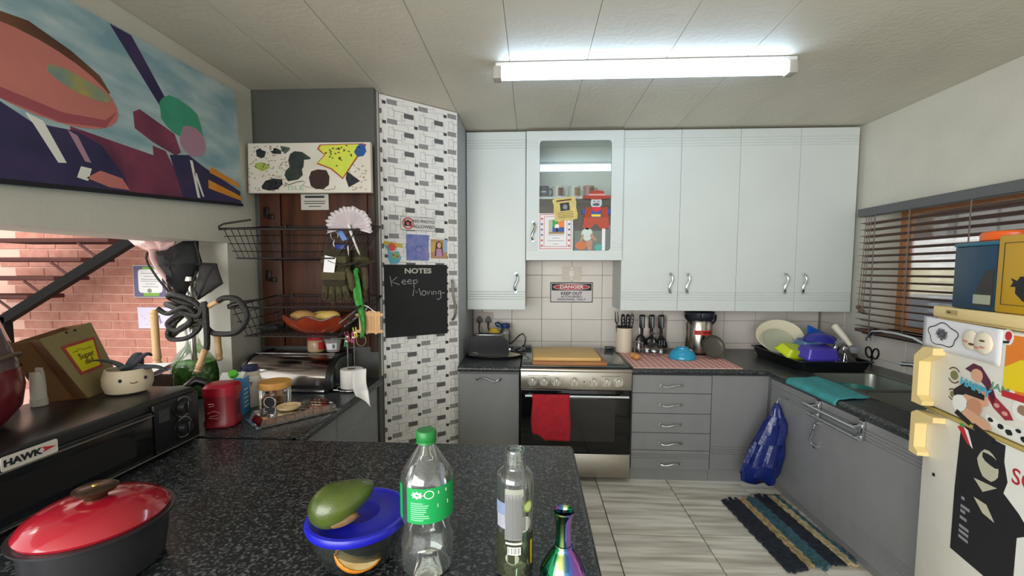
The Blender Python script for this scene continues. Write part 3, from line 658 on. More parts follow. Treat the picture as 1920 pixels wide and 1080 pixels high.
t = T('wine_glass', 'upturned stemmed wine glass on the drying mat', 'glass', (.885, 3.13, TZ+.006))
P('bowl', MB().lathe_open([(.058, 0), (.063, .02), (.060, .045), (.046, .066), (.022, .080), (.008, .088)], 28), CLEAR, t); P('stem', MB().lathe([(.009, .086), (.0055, .10), (.005, .135), (.009, .147)], 16), glass('thick_glass'), t); P('foot', MB().lathe([(.009, .147), (.04, .153), (.041, .1555), (.001, .1565)], 28), CLEAR, t)
O('blue_bowl', MB().lathe_open([(.09, 0), (.091, .006), (.083, .03), (.066, .053), (.046, .066), (.041, .068), (.040, .076), (.036, .076), (.034, .068), (.001, .068)], 36, (1.045, 3.0, TZ+.006)), mat('bowl_blue', '#2f9cc4', .15), 'upturned glossy light blue bowl on the drying mat', 'bowl', solid=.003)
for (x, y, lab) in ((.715, 2.93, 'front brown egg on the drying mat'), (.704, 2.975, 'brown egg half hidden behind the front one')):
    O('egg', MB().ell((x, y, TZ+.026), (.027, .024, .020)), mat('egg_brown', '#c98a4c', .5), lab, 'egg', group='eggs on the drying mat')
# hot water flask
t = T('hot_water_flask', 'steel pump flask with black lid and HOT WATER label on the back worktop', 'flask', (1.235, 3.215, TZ+.002))
P('body', MB().lathe([(.092, 0), (.095, .004), (.095, .012), (.096, .016), (.096, .235), (.088, .252), (.001, .252)], 40), mat('flask_steel', '#b7b2a6', .22, 1), t)
P('base_ring', MB().lathe_open([(.0965, .0), (.0985, .004), (.0985, .014), (.0965, .016)], 40), BLACK, t)
ld = P('lid', MB().lathe([(.090, .248), (.102, .262), (.106, .305), (.100, .312), (.001, .316)], 40), mat('lid_navy_black', '#23262f', .35), t)
P('spout', MB().box(-.03, .03, -.122, -.08, .27, .312, bev=.008), mat('lid_navy_black'), ld)
hp = [(.108*cos(a)*1.02, -.02-.10*sin(a)*.5, .288-.082*sin(a)) for a in [pi*k/16 for k in range(17)]]
P('carry_handle', MB().tube(hp, .007, 8), BLACK, t)
lb = MB().lathe_open([(.0966, .148), (.0966, .182)], 20, a0=-R90-.70, a1=-R90+.72)
P('label_strip', lb, mat('label_red', '#d8352e', .5), t, label='red HOT WATER label')
for i, ch in enumerate('HOT WATER'):
    a = -R90-.56+.14*i
    if ch != ' ':
        o = TXT('lettering', ch, .026, t, 0, 0, 0, INK, .8, .0008); o.location = (.0972*cos(a), .0972*sin(a), .165); o.rotation_euler = (R90, 0, a+R90)
t = T('pan_lid', 'dark grey round pan leaning against the steel flask', 'pan', (1.258, 2.985, TZ+.006), (math.radians(68), 0, .12))
P('pan', MB().lathe([(.001, .002), (.060, .002), (.074, .010), (.079, .022), (.081, .022), (.077, .006), (.064, -.004), (.001, -.004)], 32, c=(0, .083, 0)), mat('pan_grey', '#57534c', .45, .3), t)
for a in (.3, -.9): P('rivet', MB().cyl((.078*cos(a), .083+.078*sin(a), .010), (.088*cos(a), .083+.088*sin(a), .010), .004, n=8), CHROME, t)
# ------------------------------------------------------------------ prints stuck on the glass door and mugs behind it
def frame_at(name, lab, cat, x, z, w, h, y=GY-.0035, rot=0):
    t = T(name, lab, cat, (x, y, z), (Matrix.Rotation(R90, 4, 'X') @ Matrix.Rotation(rot, 4, 'Z')).to_euler()); return t
t = frame_at('award_certificate', 'red bordered certificate with stars stuck on the glass door', 'certificate', .158, 1.62, .24, .27, GY-.001)
P('sheet', MB().prism(rect(-.122, .122, -.132, .132), 0, .001), PAPER, t, smooth=False)
b = MB()
for x0, x1, y0, y1 in ((-.112, .112, .122, .126), (-.112, .112, -.118, -.114), (-.112, -.108, -.118, .126), (.108, .112, -.118, .126), (-.082, .082, .108, .111), (-.082, .082, -.102, -.099), (-.082, -.079, -.102, .111), (.079, .082, -.102, .111)): b.prism(rect(x0, x1, y0, y1), .001, .0015)
P('red_border', b, RED, t, smooth=False)
for s in (-1, 1):
    for k in range(6): P('star', MB().prism([((.012 if q % 2 == 0 else .005)*cos(R90+q*pi/5)+s*.096, (.012 if q % 2 == 0 else .005)*sin(R90+q*pi/5)+.095-.038*k) for q in range(10)], .001, .0016), BLUEP if k in (1, 2, 3) else RED, t, smooth=False)
ph = P('photo', MB().prism(rect(-.048, .062, -.012, .088), .001, .0016), mat('photo_pale', '#b9b7a2', .5), t, smooth=False)
P('photo_print', MB().prism(rect(-.022, .018, .0, .088), .0016, .0019, 0).prism(rect(.018, .062, .03, .088), .0016, .0019, 1).prism(rect(-.022, .062, .0, .035), .0019, .0021, 2).prism(blob(.010, .040, .016, .018, 12, .1), .0021, .0024, 3).prism(rect(.003, .018, .002, .03), .0021, .0024, 4).prism(rect(-.048, .062, -.012, .002), .0021, .0023, 5), [GREENP, ORANGEP, BLUEP, WHITEP, INK, mat('tan_print', '#a08358', .6)], ph, smooth=False)
b = MB()
for w_, y in ((.11, -.022), (.05, -.043), (.115, -.062), (.04, -.085)): b.prism(rect(-w_/2+.003, w_/2+.003, y, y+.003), .001, .0015)
P('printed_lines', b, GREYP, t, smooth=False)
t = frame_at('parchment_notice', 'torn yellow parchment notice with dark portrait on the glass door', 'notice', .224, 1.782, .17, .16, GY-.0045, .12)
P('parchment', MB().prism(blob(0, 0, .098, .096, 4, .0, rot=pi/4)[:0] or [(-.082, -.076), (-.05, -.083), (-.02, -.078), (.03, -.084), (.078, -.078), (.084, -.04), (.078, .0), (.083, .04), (.076, .076), (.03, .083), (-.02, .076), (-.06, .084), (-.084, .07), (-.077, .03), (-.083, -.01), (-.078, -.045)], 0, .0012), mat('parchment', '#d3bd76', .8, var=.12, vscale=25), t, smooth=False)
P('portrait', MB().prism(rect(-.033, .033, -.012, .044), .0012, .0018, 0).prism(blob(.002, .014, .016, .018, 12, .1), .0018, .0022, 1), [mat('dark_print', '#2e2b2e', .6), GREYP], t, smooth=False)
b = MB()
for k, y in enumerate((.056, -.024, -.036, -.048, -.060)): b.prism(rect(-.055, .055 if k else .05, y, y+(.010 if k == 0 else .003)), .0012, .0016)
P('printed_lines', b, BROWNP, t, smooth=False)
t = frame_at('cowboy_cutout', 'paper cutout figure in red cowboy hat and red waistcoat on the glass door', 'figure', .443, 1.70, .2, .25, GY-.0035)
P('hat', MB().prism([(-.098, .155), (-.06, .150), (0, .146), (.06, .150), (.098, .158), (.10, .172), (.062, .174), (.045, .205), (.0, .212), (-.04, .204), (-.055, .174), (-.098, .172)], .002, .004), mat('hat_red', '#a8402e', .7), t, smooth=False)
P('hat_band', MB().prism(rect(-.054, .060, .174, .186), .004, .0046), PINKP, t, smooth=False)
P('face', MB().prism(blob(-.002, .125, .040, .042, 18, .03), .0, .002, 0).prism(blob(-.002, .112, .026, .010, 12, .05), .002, .0025, 1).prism(rect(-.022, -.008, .130, .137), .002, .0025, 1).prism(rect(.006, .020, .130, .137), .002, .0025, 1).prism(blob(-.001, .122, .004, .005, 8, 0), .002, .0028, 2), [mat('face_grey', '#c3c6cb', .6), mat('face_dark', '#55606a', .6), RED], t, smooth=False)
P('shirt', MB().prism([(-.055, .09), (.055, .09), (.062, .03), (.05, -.0), (-.05, .0), (-.06, .03)], -.001, .001), BLUEP, t, smooth=False)
P('sleeve', MB().prism([(-.098, .075), (-.06, .092), (-.06, .05), (-.098, .045)], -.001, .001), BLUEP, t, smooth=False); P('sleeve', MB().prism([(.098, .075), (.06, .092), (.06, .05), (.098, .045)], -.001, .001), BLUEP, t, smooth=False)
P('neckerchief', MB().prism([(-.04, .095), (.04, .095), (.022, .068), (0, .058), (-.022, .068)], .001, .003), mat('scarf_red', '#d3303f', .7), t, smooth=False)
for s in (-1, 1): P('waistcoat_side', MB().prism([(s*.030, .085), (s*.075, .098), (s*.085, .02), (s*.04, .02)], .001, .0035), mat('hat_red'), t, smooth=False)
P('belt_badge', MB().prism(rect(-.034, .030, .028, .044), .0035, .0045), YEL, t, smooth=False)
P('trousers', MB().prism([(-.088, .022), (.085, .024), (.09, -.055), (.03, -.055), (.006, -.025), (-.01, -.025), (-.035, -.052), (-.095, -.05)], .0, .0028), mat('trouser_red', '#b8503c', .7), t, smooth=False)
t = frame_at('child_photo', 'glossy photo of a toddler with orange and teal balls on the glass door', 'photo', .40, 1.585, .21, .18, GY-.001)
P('print', MB().prism(rect(-.108, .085, -.093, .095), 0, .001, 0).prism(rect(.085, .108, -.093, .085), 0, .001, 1).prism(rect(-.108, .085, .045, .095), .001, .0013, 2), [mat('photo_grey_green', '#6f7a70', .15), PAPER, mat('photo_dark', '#59544f', .15)], t, smooth=False)
P('figure_print', MB().prism(blob(-.02, .02, .04, .045, 14, .06), .001, .0017, 0).prism(blob(-.06, -.058, .042, .03, 14, .03), .001, .0015, 1).prism(blob(.062, -.072, .026, .024, 14, .0), .001, .0015, 2).prism([(-.03, -.02), (.02, -.02), (.012, -.09), (-.012, -.09)], .001, .0016, 3).prism([(.012, .03), (.05, -.02), (.038, -.028), (.0, .005)], .0017, .002, 3).prism([(-.052, .03), (-.072, -.03), (-.06, -.034), (-.04, .005)], .0017, .002, 3).prism(blob(-.018, .072, .022, .02, 12, 0), .001, .0017, 3), [mat('shirt_pale', '#c9d8d0', .3), mat('ball_orange', '#c9703c', .3), mat('ball_teal', '#4fa8a0', .3), mat('photo_skin', '#b98a72', .3)], t, smooth=False)
MUG = mat('mug_white', '#dfe0da', .25); MUGN = mat('mug_navy', '#3c4664', .3)
for x, m_, lab, pr_ in ((.075, MUGN, 'navy blue mug at the left end of the cabinet shelf', 0), (.185, MUG, 'white mug with a dark red picture on the cabinet shelf', 1), (.305, MUG, 'white mug with a gold and brown picture on the cabinet shelf', 2), (.41, mat('mug_pink', '#b98d8c', .3), 'reddish patterned mug at the right end of the cabinet shelf', 3)):
    t = T('mug', lab, 'mug', (x, 3.24, 1.8785), 0, 'mugs on the cabinet shelf')
    P('cup', MB().lathe([(.038, 0), (.042, .004), (.042, .094), (.039, .094), (.038, .01), (.001, .008)], 22), m_, t)
    P('handle', MB().tube([(.040, 0, .075), (.058, 0, .078), (.068, 0, .055), (.060, 0, .025), (.040, 0, .018)], .006, 8), m_, t)
    if pr_: P('picture', MB().lathe_open([(.0425, .02), (.0425, .08)], 10, a0=-R90-.1, a1=-R90+1.0), [RED, mat('mug_red', '#7c4b47', .4), mat('mug_gold', '#9a7d55', .4), mat('mug_dark', '#8a3f44', .4)][pr_], t)
    if pr_ == 0: P('lettering_band', MB().lathe_open([(.0425, .045), (.0425, .055)], 10, a0=-R90-.5, a1=-R90+.5), WHITEP, t)
# ------------------------------------------------------------------ sink, tap, dish rack and things on the right worktop
t = T('kitchen_sink', 'double-bowl stainless steel sink in the right worktop', 'sink', (1.85, 2.2, .55))
def bowl_loft(b, x0, x1, y0, y1, zt, zb, r=.05):
    A = rrect(x0, x1, y0, y1, r, 5); B_ = rrect(x0+.02, x1-.02, y0+.02, y1-.02, r, 5); Cc = rrect(x0+.05, x1-.05, y0+.05, y1-.05, r*.7, 5); n = len(A)
    V = [(x, y, zt) for x, y in A]+[(x, y, zb+.03) for x, y in B_]+[(x, y, zb) for x, y in Cc]
    F = [(i, (i+1) % n, n+(i+1) % n, n+i) for i in range(n)]+[(n+i, n+(i+1) % n, 2*n+(i+1) % n, 2*n+i) for i in range(n)]+[tuple(range(2*n, 3*n))]
    b.add(V, F)
BW = ((1.668, 2.042, 2.262, 2.628), (1.668, 2.042, 1.688, 2.218))
for q in BW:
    b = MB(); bowl_loft(b, *q, .7355, .575); bw = P('bowl', b, STEELD, t, w=True)
    P('drain', MB().lathe([(.032, .0), (.03, .003), (.001, .001)], 20, ((q[0]+q[1])/2, (q[2]+q[3])/2, .5755)), CHROME, bw, w=True)
def ring_plate(b, outer, inner, z0, z1):
    n = len(inner); V = [(x, y, z1) for x, y in outer]+[(x, y, z1) for x, y in inner]+[(x, y, z0) for x, y in outer]; F = []
    for i in range(n): j = (i+1) % n; F += [(i, j, n+j, n+i), (i, 2*n+i, 2*n+j, j)]
    b.add(V, F)
b = MB()
for q in BW:
    inn_ = rrect(*q, .05, 5); out_ = rrect(q[0]-.028, q[1]+.028, q[2]-.026, q[3]+.026, .03, 5); ring_plate(b, out_, inn_, TZ+.0003, TZ+.0032)
b.box(1.645, 2.075, 2.657, 3.26, TZ+.0003, TZ+.003, bev=.001, seg=1)
P('rim_and_drainboard', b, STEELD, t, w=True)
t = T('sink_tap', 'chrome swan-neck sink tap with lever against the right wall', 'tap', (2.105, 2.30, TZ))
P('base', MB().lathe([(.026, .001), (.026, .012), (.020, .02), (.018, .085), (.024, .095), (.024, .12), (.001, .125)], 20), CHROME, t)
P('spout', MB().tube([(0, 0, .12), (0, .01, .17), (-.0, .05, .215), (0, .14, .243), (0, .26, .252), (0, .36, .250), (0, .43, .238), (0, .455, .21), (0, .458, .190)], [.013, .013, .0125, .012, .012, .012, .012, .012, .013], 12), CHROME, t)
P('aerator', MB().cyl((0, .458, .196), (0, .459, .180), .0155, n=14), CHROME, t)
P('lever', MB().tube([(0, .01, .10), (0, .07, .095), (0, .13, .098), (0, .20, .088)], [.016, .014, .018, .022], 10, flat=.6), CHROME, t)
O('red_sponge', MB().box(2.065, 2.12, 2.20, 2.25, TZ+.0035, TZ+.062, bev=.012, seg=3), mat('sponge_red', '#8f4a3c', .9, bump=.3, bscale=200), 'reddish brown sponge standing beside the tap', 'sponge')
# scissors hung on the tiles
t = T('scissors', 'black handled scissors hanging on the right wall tiles', 'scissors', (XR-.012, 2.90, .755))
for s in (-1, 1):
    P('handle', MB().tube([(0, s*.028+.026*cos(a)+s*.006*sin(a), .055+.034*sin(a)) for a in [2*pi*k/16 for k in range(16)]], .0055, 8, closed=True), BLACK, t)
    P('blade', MB().hexa([(-.001, -s*.004-.006, -.02), (.001, -s*.004-.006, -.02), (.001, -s*.004+.006, -.02), (-.001, -s*.004+.006, -.02)], [(-.001, s*.006-.005, .03), (.001, s*.006-.005, .03), (.001, s*.006+.005, .03), (-.001, s*.006+.005, .03)]), STEEL, t)
P('hook', MB().cyl((.0, 0, .098), (.0095, 0, .098), .006, n=10).box(-.004, .009, -.004, .004, .085, .10), mat('hook_clear', '#c8c8c4', .3), t)
# dish rack
t = T('dish_rack', 'black plastic dish drying tray on the sink drainer', 'rack', (1.82, 2.9, TZ+.0035))
b = MB(); ax0, ax1, ay0, ay1 = -.205, .225, -.27, .30
def rloft(b, secs, n=5):
    k = None; V = []; F = []
    for (x0, x1, y0, y1, r, z) in secs:
        p = rrect(x0, x1, y0, y1, r, n); k = len(p); V += [(x, y, z) for x, y in p]
    for i in range(len(secs)-1):
        for j in range(k): F.append((i*k+j, i*k+(j+1) % k, (i+1)*k+(j+1) % k, (i+1)*k+j))
    F.append(tuple(range((len(secs)-1)*k, len(secs)*k))); b.add(V, F)
rloft(b, [(ax0+.02, ax1-.02, ay0+.02, ay1-.02, .03, .001), (ax0, ax1, ay0, ay1, .03, .062), (ax0-.012, ax1+.012, ay0-.012, ay1+.012, .03, .062), (ax0-.012, ax1+.012, ay0-.012, ay1+.012, .03, .066), (ax0+.004, ax1-.004, ay0+.004, ay1-.004, .03, .066), (ax0+.024, ax1-.024, ay0+.024, ay1-.024, .03, .006)])
P('tray', b, mat('rack_black', '#0f1315', .3), t)
for i in range(6): P('rib', MB().box(-.16, .18, -.22+.09*i, -.212+.09*i, .0065, .016, bev=.002, seg=1), mat('rack_black'), t)
RZ = TZ+.022
def tub(name, lab, m, loc, rot, w, d, h, tk=.004, cat='container'):
    t = T(name, lab, cat, loc, rot); b = MB(); r = .02
    rloft(b, [(-w/2+.012, w/2-.012, -d/2+.012, d/2-.012, r, 0), (-w/2, w/2, -d/2, d/2, r, h-.008), (-w/2-.006, w/2+.006, -d/2-.006, d/2+.006, r, h-.008), (-w/2-.006, w/2+.006, -d/2-.006, d/2+.006, r, h), (-w/2+tk, w/2-tk, -d/2+tk, d/2-tk, r, h), (-w/2+.014, w/2-.014, -d/2+.014, d/2-.014, r, .004)])
    b.add([], []); F0 = len(rrect(0, 1, 0, 1, .1, 5)); b.f.append(tuple(range(F0))[::-1]); b.m.append(0)
    P('tub', b, m, t); return t
tub('food_container', 'lime green plastic container tilted in the dish rack', mat('lime_plastic', '#c3d21f', .3), (1.685, 2.80, .86), (math.radians(205), math.radians(8), .35), .17, .12, .05)
tub('food_container', 'purple plastic container lying upside down at the front of the dish rack', mat('purple_plastic', '#4a3fb4', .3), (1.79, 2.74, .872), (math.radians(188), 0, .08), .205, .13, .065)
tub('food_container', 'translucent blue-grey container behind the purple one in the dish rack', mat('blue_translucent', '#5b7fa6', .25), (1.825, 2.88, .895), (math.radians(190), 0, .05), .15, .12, .05)
b = MB().lathe_open([(.001, .055), (.04, .054), (.07, .043), (.092, .022), (.104, .0), (.108, -.002), (.108, .002)], 32)
t = T('navy_bowl', 'dark blue bowl turned upside down on the dish pile', 'bowl', (1.885, 2.875, .888), (-.05, .06, 0)); P('bowl', b, mat('navy_plastic', '#2a2a8c', .3), t, solid=.003)
t = T('blue_tray', 'bright blue square tray standing at the back of the dish rack', 'tray', (1.945, 3.0, .90), (math.radians(62), math.radians(24), .1)); P('tray', MB().box(-.075, .075, -.05, .06, -.006, .006, bev=.005).box(-.06, .06, -.035, .045, .006, .010, bev=.002), mat('lid_blue', '#1c5cc4', .3), t)
for (x, y, z, rx, r_, lab, m_) in ((1.735, 3.03, .775, 62, .155, 'large cream colander plate leaning at the back of the dish rack', mat('cream_plate', '#d8d2b8', .4)), (1.70, 2.985, .775, 58, .115, 'grey-green plastic tray plate leaning in front of the cream plate', mat('greygreen_plate', '#b3b69f', .4))):
    t = T('dinner_plate', lab, 'plate', (x, y, z), (math.radians(rx), 0, -.15 if r_ > .12 else .1))
    P('plate', MB().lathe([(.001, .0), (r_*.6, .0), (r_*.95, .016), (r_, .020), (r_*.97, .024), (r_*.6, .006), (.001, .006)], 36, c=(0, r_*.8, 0), sy=.8), m_, t)
t = T('wash_brush', 'dish brush with thick white handle leaning against the right wall', 'brush', (1.985, 2.75, .82))
P('handle', MB().tube([(.015, .01, .06), (-.01, .05, .12), (-.035, .09, .175), (-.04, .095, .182)], [.014, .020, .022, .012], 12), mat('brush_cream', '#dcd6c4', .4), t); P('head', MB().box(-.01, .05, -.03, .03, .015, .06, bev=.012), GREYP, t)
t = T('frying_pan', 'dark grey frying pan standing on edge in the dish rack', 'pan', (1.985, 2.72, .812), (math.radians(38), math.radians(38), .2))
P('pan', MB().lathe([(.001, 0), (.07, 0), (.085, .018), (.088, .018), (.075, -.004), (.001, -.004)], 32), mat('pan_grey', '#57534c', .45, .3), t)
for (x, y, a, kind, lab) in ((1.915, 2.70, .3, 'spoon', 'steel spoon standing in the front right of the dish rack'), (1.94, 2.69, -.2, 'fork', 'steel fork beside the spoon in the dish rack'), (1.895, 2.73, .1, 'spoon', 'steel spoon behind the purple container in the dish rack')):
    t = T('table_'+kind, lab, kind, (x, y, RZ-.004))
    P('handle', MB().tube([(0, 0, 0), (a*.05, .01, .09)], [.004, .003], 8, flat=.5), CHROME, t)
    if kind == 'spoon': P('bowl', MB().ell((a*.065, .012, .112), (.016, .005, .024)), CHROME, t)
    else:
        for s in (-1, 0, 1): P('tine', MB().tube([(a*.05+s*.003, .01, .085), (a*.06+s*.006, .012, .125)], .0018, 6), CHROME, t)
t = T('steel_grater', 'small steel strainer leaning over the frying pan', 'strainer', (1.93, 2.79, .865), (.5, .3, .4)); P('frame', MB().box(-.035, .035, -.003, .003, 0, .06, bev=.002), CHROME, t); P('mesh', MB().box(-.024, .024, -.0045, .0045, .008, .052), mat('strainer_mesh', '#d8d8d4', .5, .6), t)
# teal cloth, teal bowl, glass lid
def cl(u, v):
    x = 1.462+.172*u+.012*sin(v*5); y = 2.46-.40*v+.035*u; z = TZ+.0075+.0018*sin(u*9+v*4)
    if u < .16: a = (1-u/.16)*R90*1.15; x = 1.463-.0245*sin(a); z = .717+.0245*cos(a)+.0018*sin(v*4)
    return (x, y, z+.001)
O('teal_cloth', MB().grid(cl, 20, 30), mat('teal_cloth', '#3f9499', .9, var=.12, vscale=25, bump=.4, bscale=200), 'teal dishcloth laid over the front edge of the sink worktop', 'cloth', solid=.005)
O('teal_bowl', MB().lathe_open([(.001, .0), (.05, .0), (.085, .07), (.10, .118), (.104, .118)], 32, (1.80, 2.45, .579)), mat('teal_plastic', '#15807c', .3), 'teal plastic bowl inside the far sink bowl', 'bowl', solid=.003)
t = T('glass_pan_lid', 'round glass pan lid leaning in the near sink bowl', 'lid', (1.80, 1.96, .615), (.10, -.16, 0)); P('glass', MB().lathe([(.115, .065), (.09, .085), (.001, .098)], 36), CLEAR, t); P('rim', MB().tube([(.117*cos(a), .117*sin(a), .065) for a in [2*pi*k/36 for k in range(36)]], .005, 8, closed=True), CHROME, t); P('knob', MB().lathe([(.008, .097), (.008, .11), (.018, .115), (.016, .124), (.001, .126)], 16), CHROME, t)
# towel rail on the sink cabinet door
t = T('towel_rail', 'chrome double bar towel rail hooked over the sink cabinet door', 'rail', (1.45, 2.07, .60))
for y in (2.215, 1.925):
    P('bracket', MB().box(1.455, 1.4685, y-.014, y+.014, .60, .69, bev=.002).box(1.405, 1.456, y-.012, y+.012, .655, .672, bev=.003).box(1.425, 1.456, y-.010, y+.010, .605, .620, bev=.003), CHROME, t, w=True)
P('bar', MB().cyl((1.408, 2.25, .663), (1.408, 1.89, .663), .0065, n=12), CHROME, t, w=True); P('bar', MB().cyl((1.430, 2.25, .612), (1.430, 1.89, .612), .0065, n=12), CHROME, t, w=True)
# blue bag hanging in the corner
b = MB(); rs = random.Random(11)
secs = [(.590, .010, .008, 1.402), (.565, .024, .02, 1.404), (.52, .040, .03, 1.406), (.47, .060, .042, 1.402), (.42, .072, .05, 1.390), (.36, .082, .056, 1.372), (.30, .092, .062, 1.354), (.24, .100, .064, 1.338), (.19, .108, .06, 1.324), (.155, .098, .052, 1.322), (.135, .072, .04, 1.332), (.125, .045, .02, 1.340)]
V = []; F = []; n = 26
for i, (z, rx, ry, cx) in enumerate(secs):
    for k in range(n):
        a = 2*pi*k/n; q = 1+.13*abs(sin(3.5*a+i*.55))+.10*sin(7*a-i*1.1)+rs.uniform(-.07, .07)-.08
        V.append((min(cx+rx*cos(a)*q, 1.463), 2.475+ry*sin(a)*q, z+(.018*sin(a*3+1) if i > 8 else rs.uniform(-.006, .006))))
for i in range(len(secs)-1):
    for k in range(n): F.append((i*n+k, i*n+(k+1) % n, (i+1)*n+(k+1) % n, (i+1)*n+k))
F += [tuple(range(n)), tuple(range((len(secs)-1)*n, len(secs)*n))]
b.add(V, F)
t = T('plastic_bag', 'crumpled dark blue plastic bag hanging on the corner cabinet', 'bag', (1.34, 2.475, .11))
P('bag', b, mat('bag_blue', '#14256c', .22, var=.15, vscale=12, bump=.5, bscale=22), t, w=True, ang=16)
P('hook', MB().tube([(1.468, 2.478, .615), (1.43, 2.478, .62), (1.405, 2.476, .605), (1.402, 2.475, .585)], .004, 8), CHROME, t, w=True)
# rug: woven rag stripes
t = T('rag_rug', 'striped woven rag rug in navy, teal and cream on the tiles before the sink', 'rug', (1.31, 2.21, .0015))
RC = [(1.108, 2.470), (1.462, 2.550), (1.500, 1.945), (1.145, 1.885)]
cols = [('rug_navy', '#272d38', 0, .30), ('rug_cream', '#b79f74', .30, .43), ('rug_teal', '#3f6672', .43, .62), ('rug_navy', '#272d38', .62, .84), ('rug_pale', '#c6b48d', .84, .96), ('rug_teal', '#3f6672', .96, 1.02)]
for nm, hx, a, c in cols:
    m_ = mat(nm, hx, .95, var=.35, vscale=45, bump=.9, bscale=110)
    b = MB(); k_ = max(1, round((c-a)/.052)); rs = random.Random(int(a*100))
    for q in range(k_):
        u = a+(c-a)*(q+.5)/k_; pts = []; rr = []
        for i in range(34):
            v = i/33; x = (RC[0][0]*(1-u)+RC[1][0]*u)*(1-v)+(RC[3][0]*(1-u)+RC[2][0]*u)*v; y = (RC[0][1]*(1-u)+RC[1][1]*u)*(1-v)+(RC[3][1]*(1-u)+RC[2][1]*u)*v
            pts.append((x+.004*sin(i*2.1+q)+rs.uniform(-.002, .002), y+rs.uniform(-.004, .004)+(rs.uniform(-.02, .02) if i in (0, 33) else 0), .0085)); rr.append(.0108+.002*sin(i*1.9+q*2))
        b.tube(pts, rr, 8, flat=.6)
    P('woven_stripe', b, m_, t, w=True, stuff=True, label={'rug_navy': 'navy stripe', 'rug_cream': 'tan stripe', 'rug_teal': 'teal stripe', 'rug_pale': 'cream stripe'}[nm])
# ------------------------------------------------------------------ fridge
FA = 0.2094; FU = Vector((-sin(FA), -cos(FA), 0)); FN = Vector((-cos(FA), sin(FA), 0)); FANG = math.atan2(FU.y, FU.x)
FO = Vector((1.347, 1.504, 0))
fg = T('fridge', 'cream and white fridge freezer covered in stickers and magnets at the right', 'fridge', FO, face_rot(FANG))
P('body', MB().box(.004, .62, .03, 1.19, -.56, -.048, bev=.006).box(.04, .58, .0, .03, -.5, -.1), FRIDGEW, fg)
P('top_trim', MB().box(-.003, .627, 1.198, 1.235, -.565, -.004, bev=.006).box(-.001, .625, 1.190, 1.199, -.56, -.02), CREAM, fg)
P('badge', MB().prism(rrect(.062, .112, 1.212, 1.226, .003), -.004, -.002), mat('badge_tan', '#b89f68', .4, .3), fg); 
P('badge_text', MB().box(.068, .084, 1.217, 1.221, -.002, -.0012), INK, fg)
fz = P('freezer_door', MB().box(0, .624, .897, 1.188, -.045, 0, bev=.008), FRIDGEW, fg)
fd = P('fridge_door', MB().box(0, .624, .05, .882, -.045, 0, bev=.008), FRIDGEW, fg)
P('door_trim', MB().box(-.002, .626, .8835, .8955, -.04, .004, bev=.003), mat('trim_gold', '#c9b46a', .35, .3), fg)
b = MB(); b.prism([(-.012, .900), (.040, .900), (.045, .915), (.016, .93), (.016, 1.045), (.05, 1.062), (.078, 1.078), (.078, 1.100), (.03, 1.098), (-.012, 1.062)], .0005, .034)
P('handle', b, CREAM, fz, label='cream moulded handle')
b = MB(); b.prism([(-.008, .725), (.036, .725), (.036, .738), (.016, .75), (.016, .83), (.05, .846), (.10, .860), (.10, .878), (.02, .878), (-.008, .862)], .0005, .034)
P('handle', b, CREAM, fd, label='cream moulded handle')
P('screw_hole', MB().cyl((.065, .676, .0002), (.065, .676, .002), .006, n=10), INK, fd)
def on_fridge(name, lab, cat, u, v, zo=.0008): return T(name, lab, cat, FO+FU*u+Vector((0, 0, v))+FN*zo, face_rot(FANG))
# hanging white cloth with a scribbled lion-like ring
t = on_fridge('white_cloth', 'white cloth with ink scribble ring taped over the freezer door', 'cloth', .134, 1.145, .003)
P('cloth', MB().grid(lambda u, v: (-.16+.318*u, -.052+.102*v-.004*u, .001+.002*sin(u*7)*(1-v)), 16, 6), mat('cloth_white', '#dddce0', .9), t, solid=.002)
P('ink_outline', MB().tube([(-.066+.064*cos(a)*(1+.10*sin(5*a)), -.001+.036*sin(a)*(1+.10*sin(5*a)), .0035) for a in [2*pi*k/40 for k in range(40)]], .0016, 6, closed=True, flat=.4), INK, t)
b = MB(); rs = random.Random(5); pts = []
for k in range(120):
    a = k*1.9; r_ = rs.uniform(.1, 1); pts.append((-.070+.030*r_*cos(a), 0+.021*r_*sin(a), .0035))
b.tube(pts, .0010, 5, flat=.4); P('ink_scribble', b, mat('ink_grey', '#5d5a60', .8), t)
t = on_fridge('round_magnet', 'cream resin magnet of joined round shapes on the white cloth', 'magnet', .214, 1.146, .0065)
P('base', MB().ell((-.024, .001, .004), (.030, .030, .008)).ell((.024, -.001, .004), (.034, .033, .009)), mat('resin_cream', '#ddd3bd', .5), t)
for k, (x, y) in enumerate(((-.03, -.004), (-.008, -.010), (.014, -.016), (.03, .006), (.032, -.012))): P('painted_mark', MB().ell((x, y, .0115), (.011, .0035, .002)), [mat('mark_pink', '#c4877b', .7), BROWNP][k % 2], t)
def sticker(name, lab, u, v, shapes, zo=.001, cat='sticker'):
    t = on_fridge(name, lab, cat, u, v, zo)
    for k, (nm, poly, m_) in enumerate(shapes): P(nm, MB().prism(poly, .0004*k, .0004*k+.0005), m_, t, smooth=False)
    return t
DKM = mat('sticker_maroon', '#5b2440', .5)
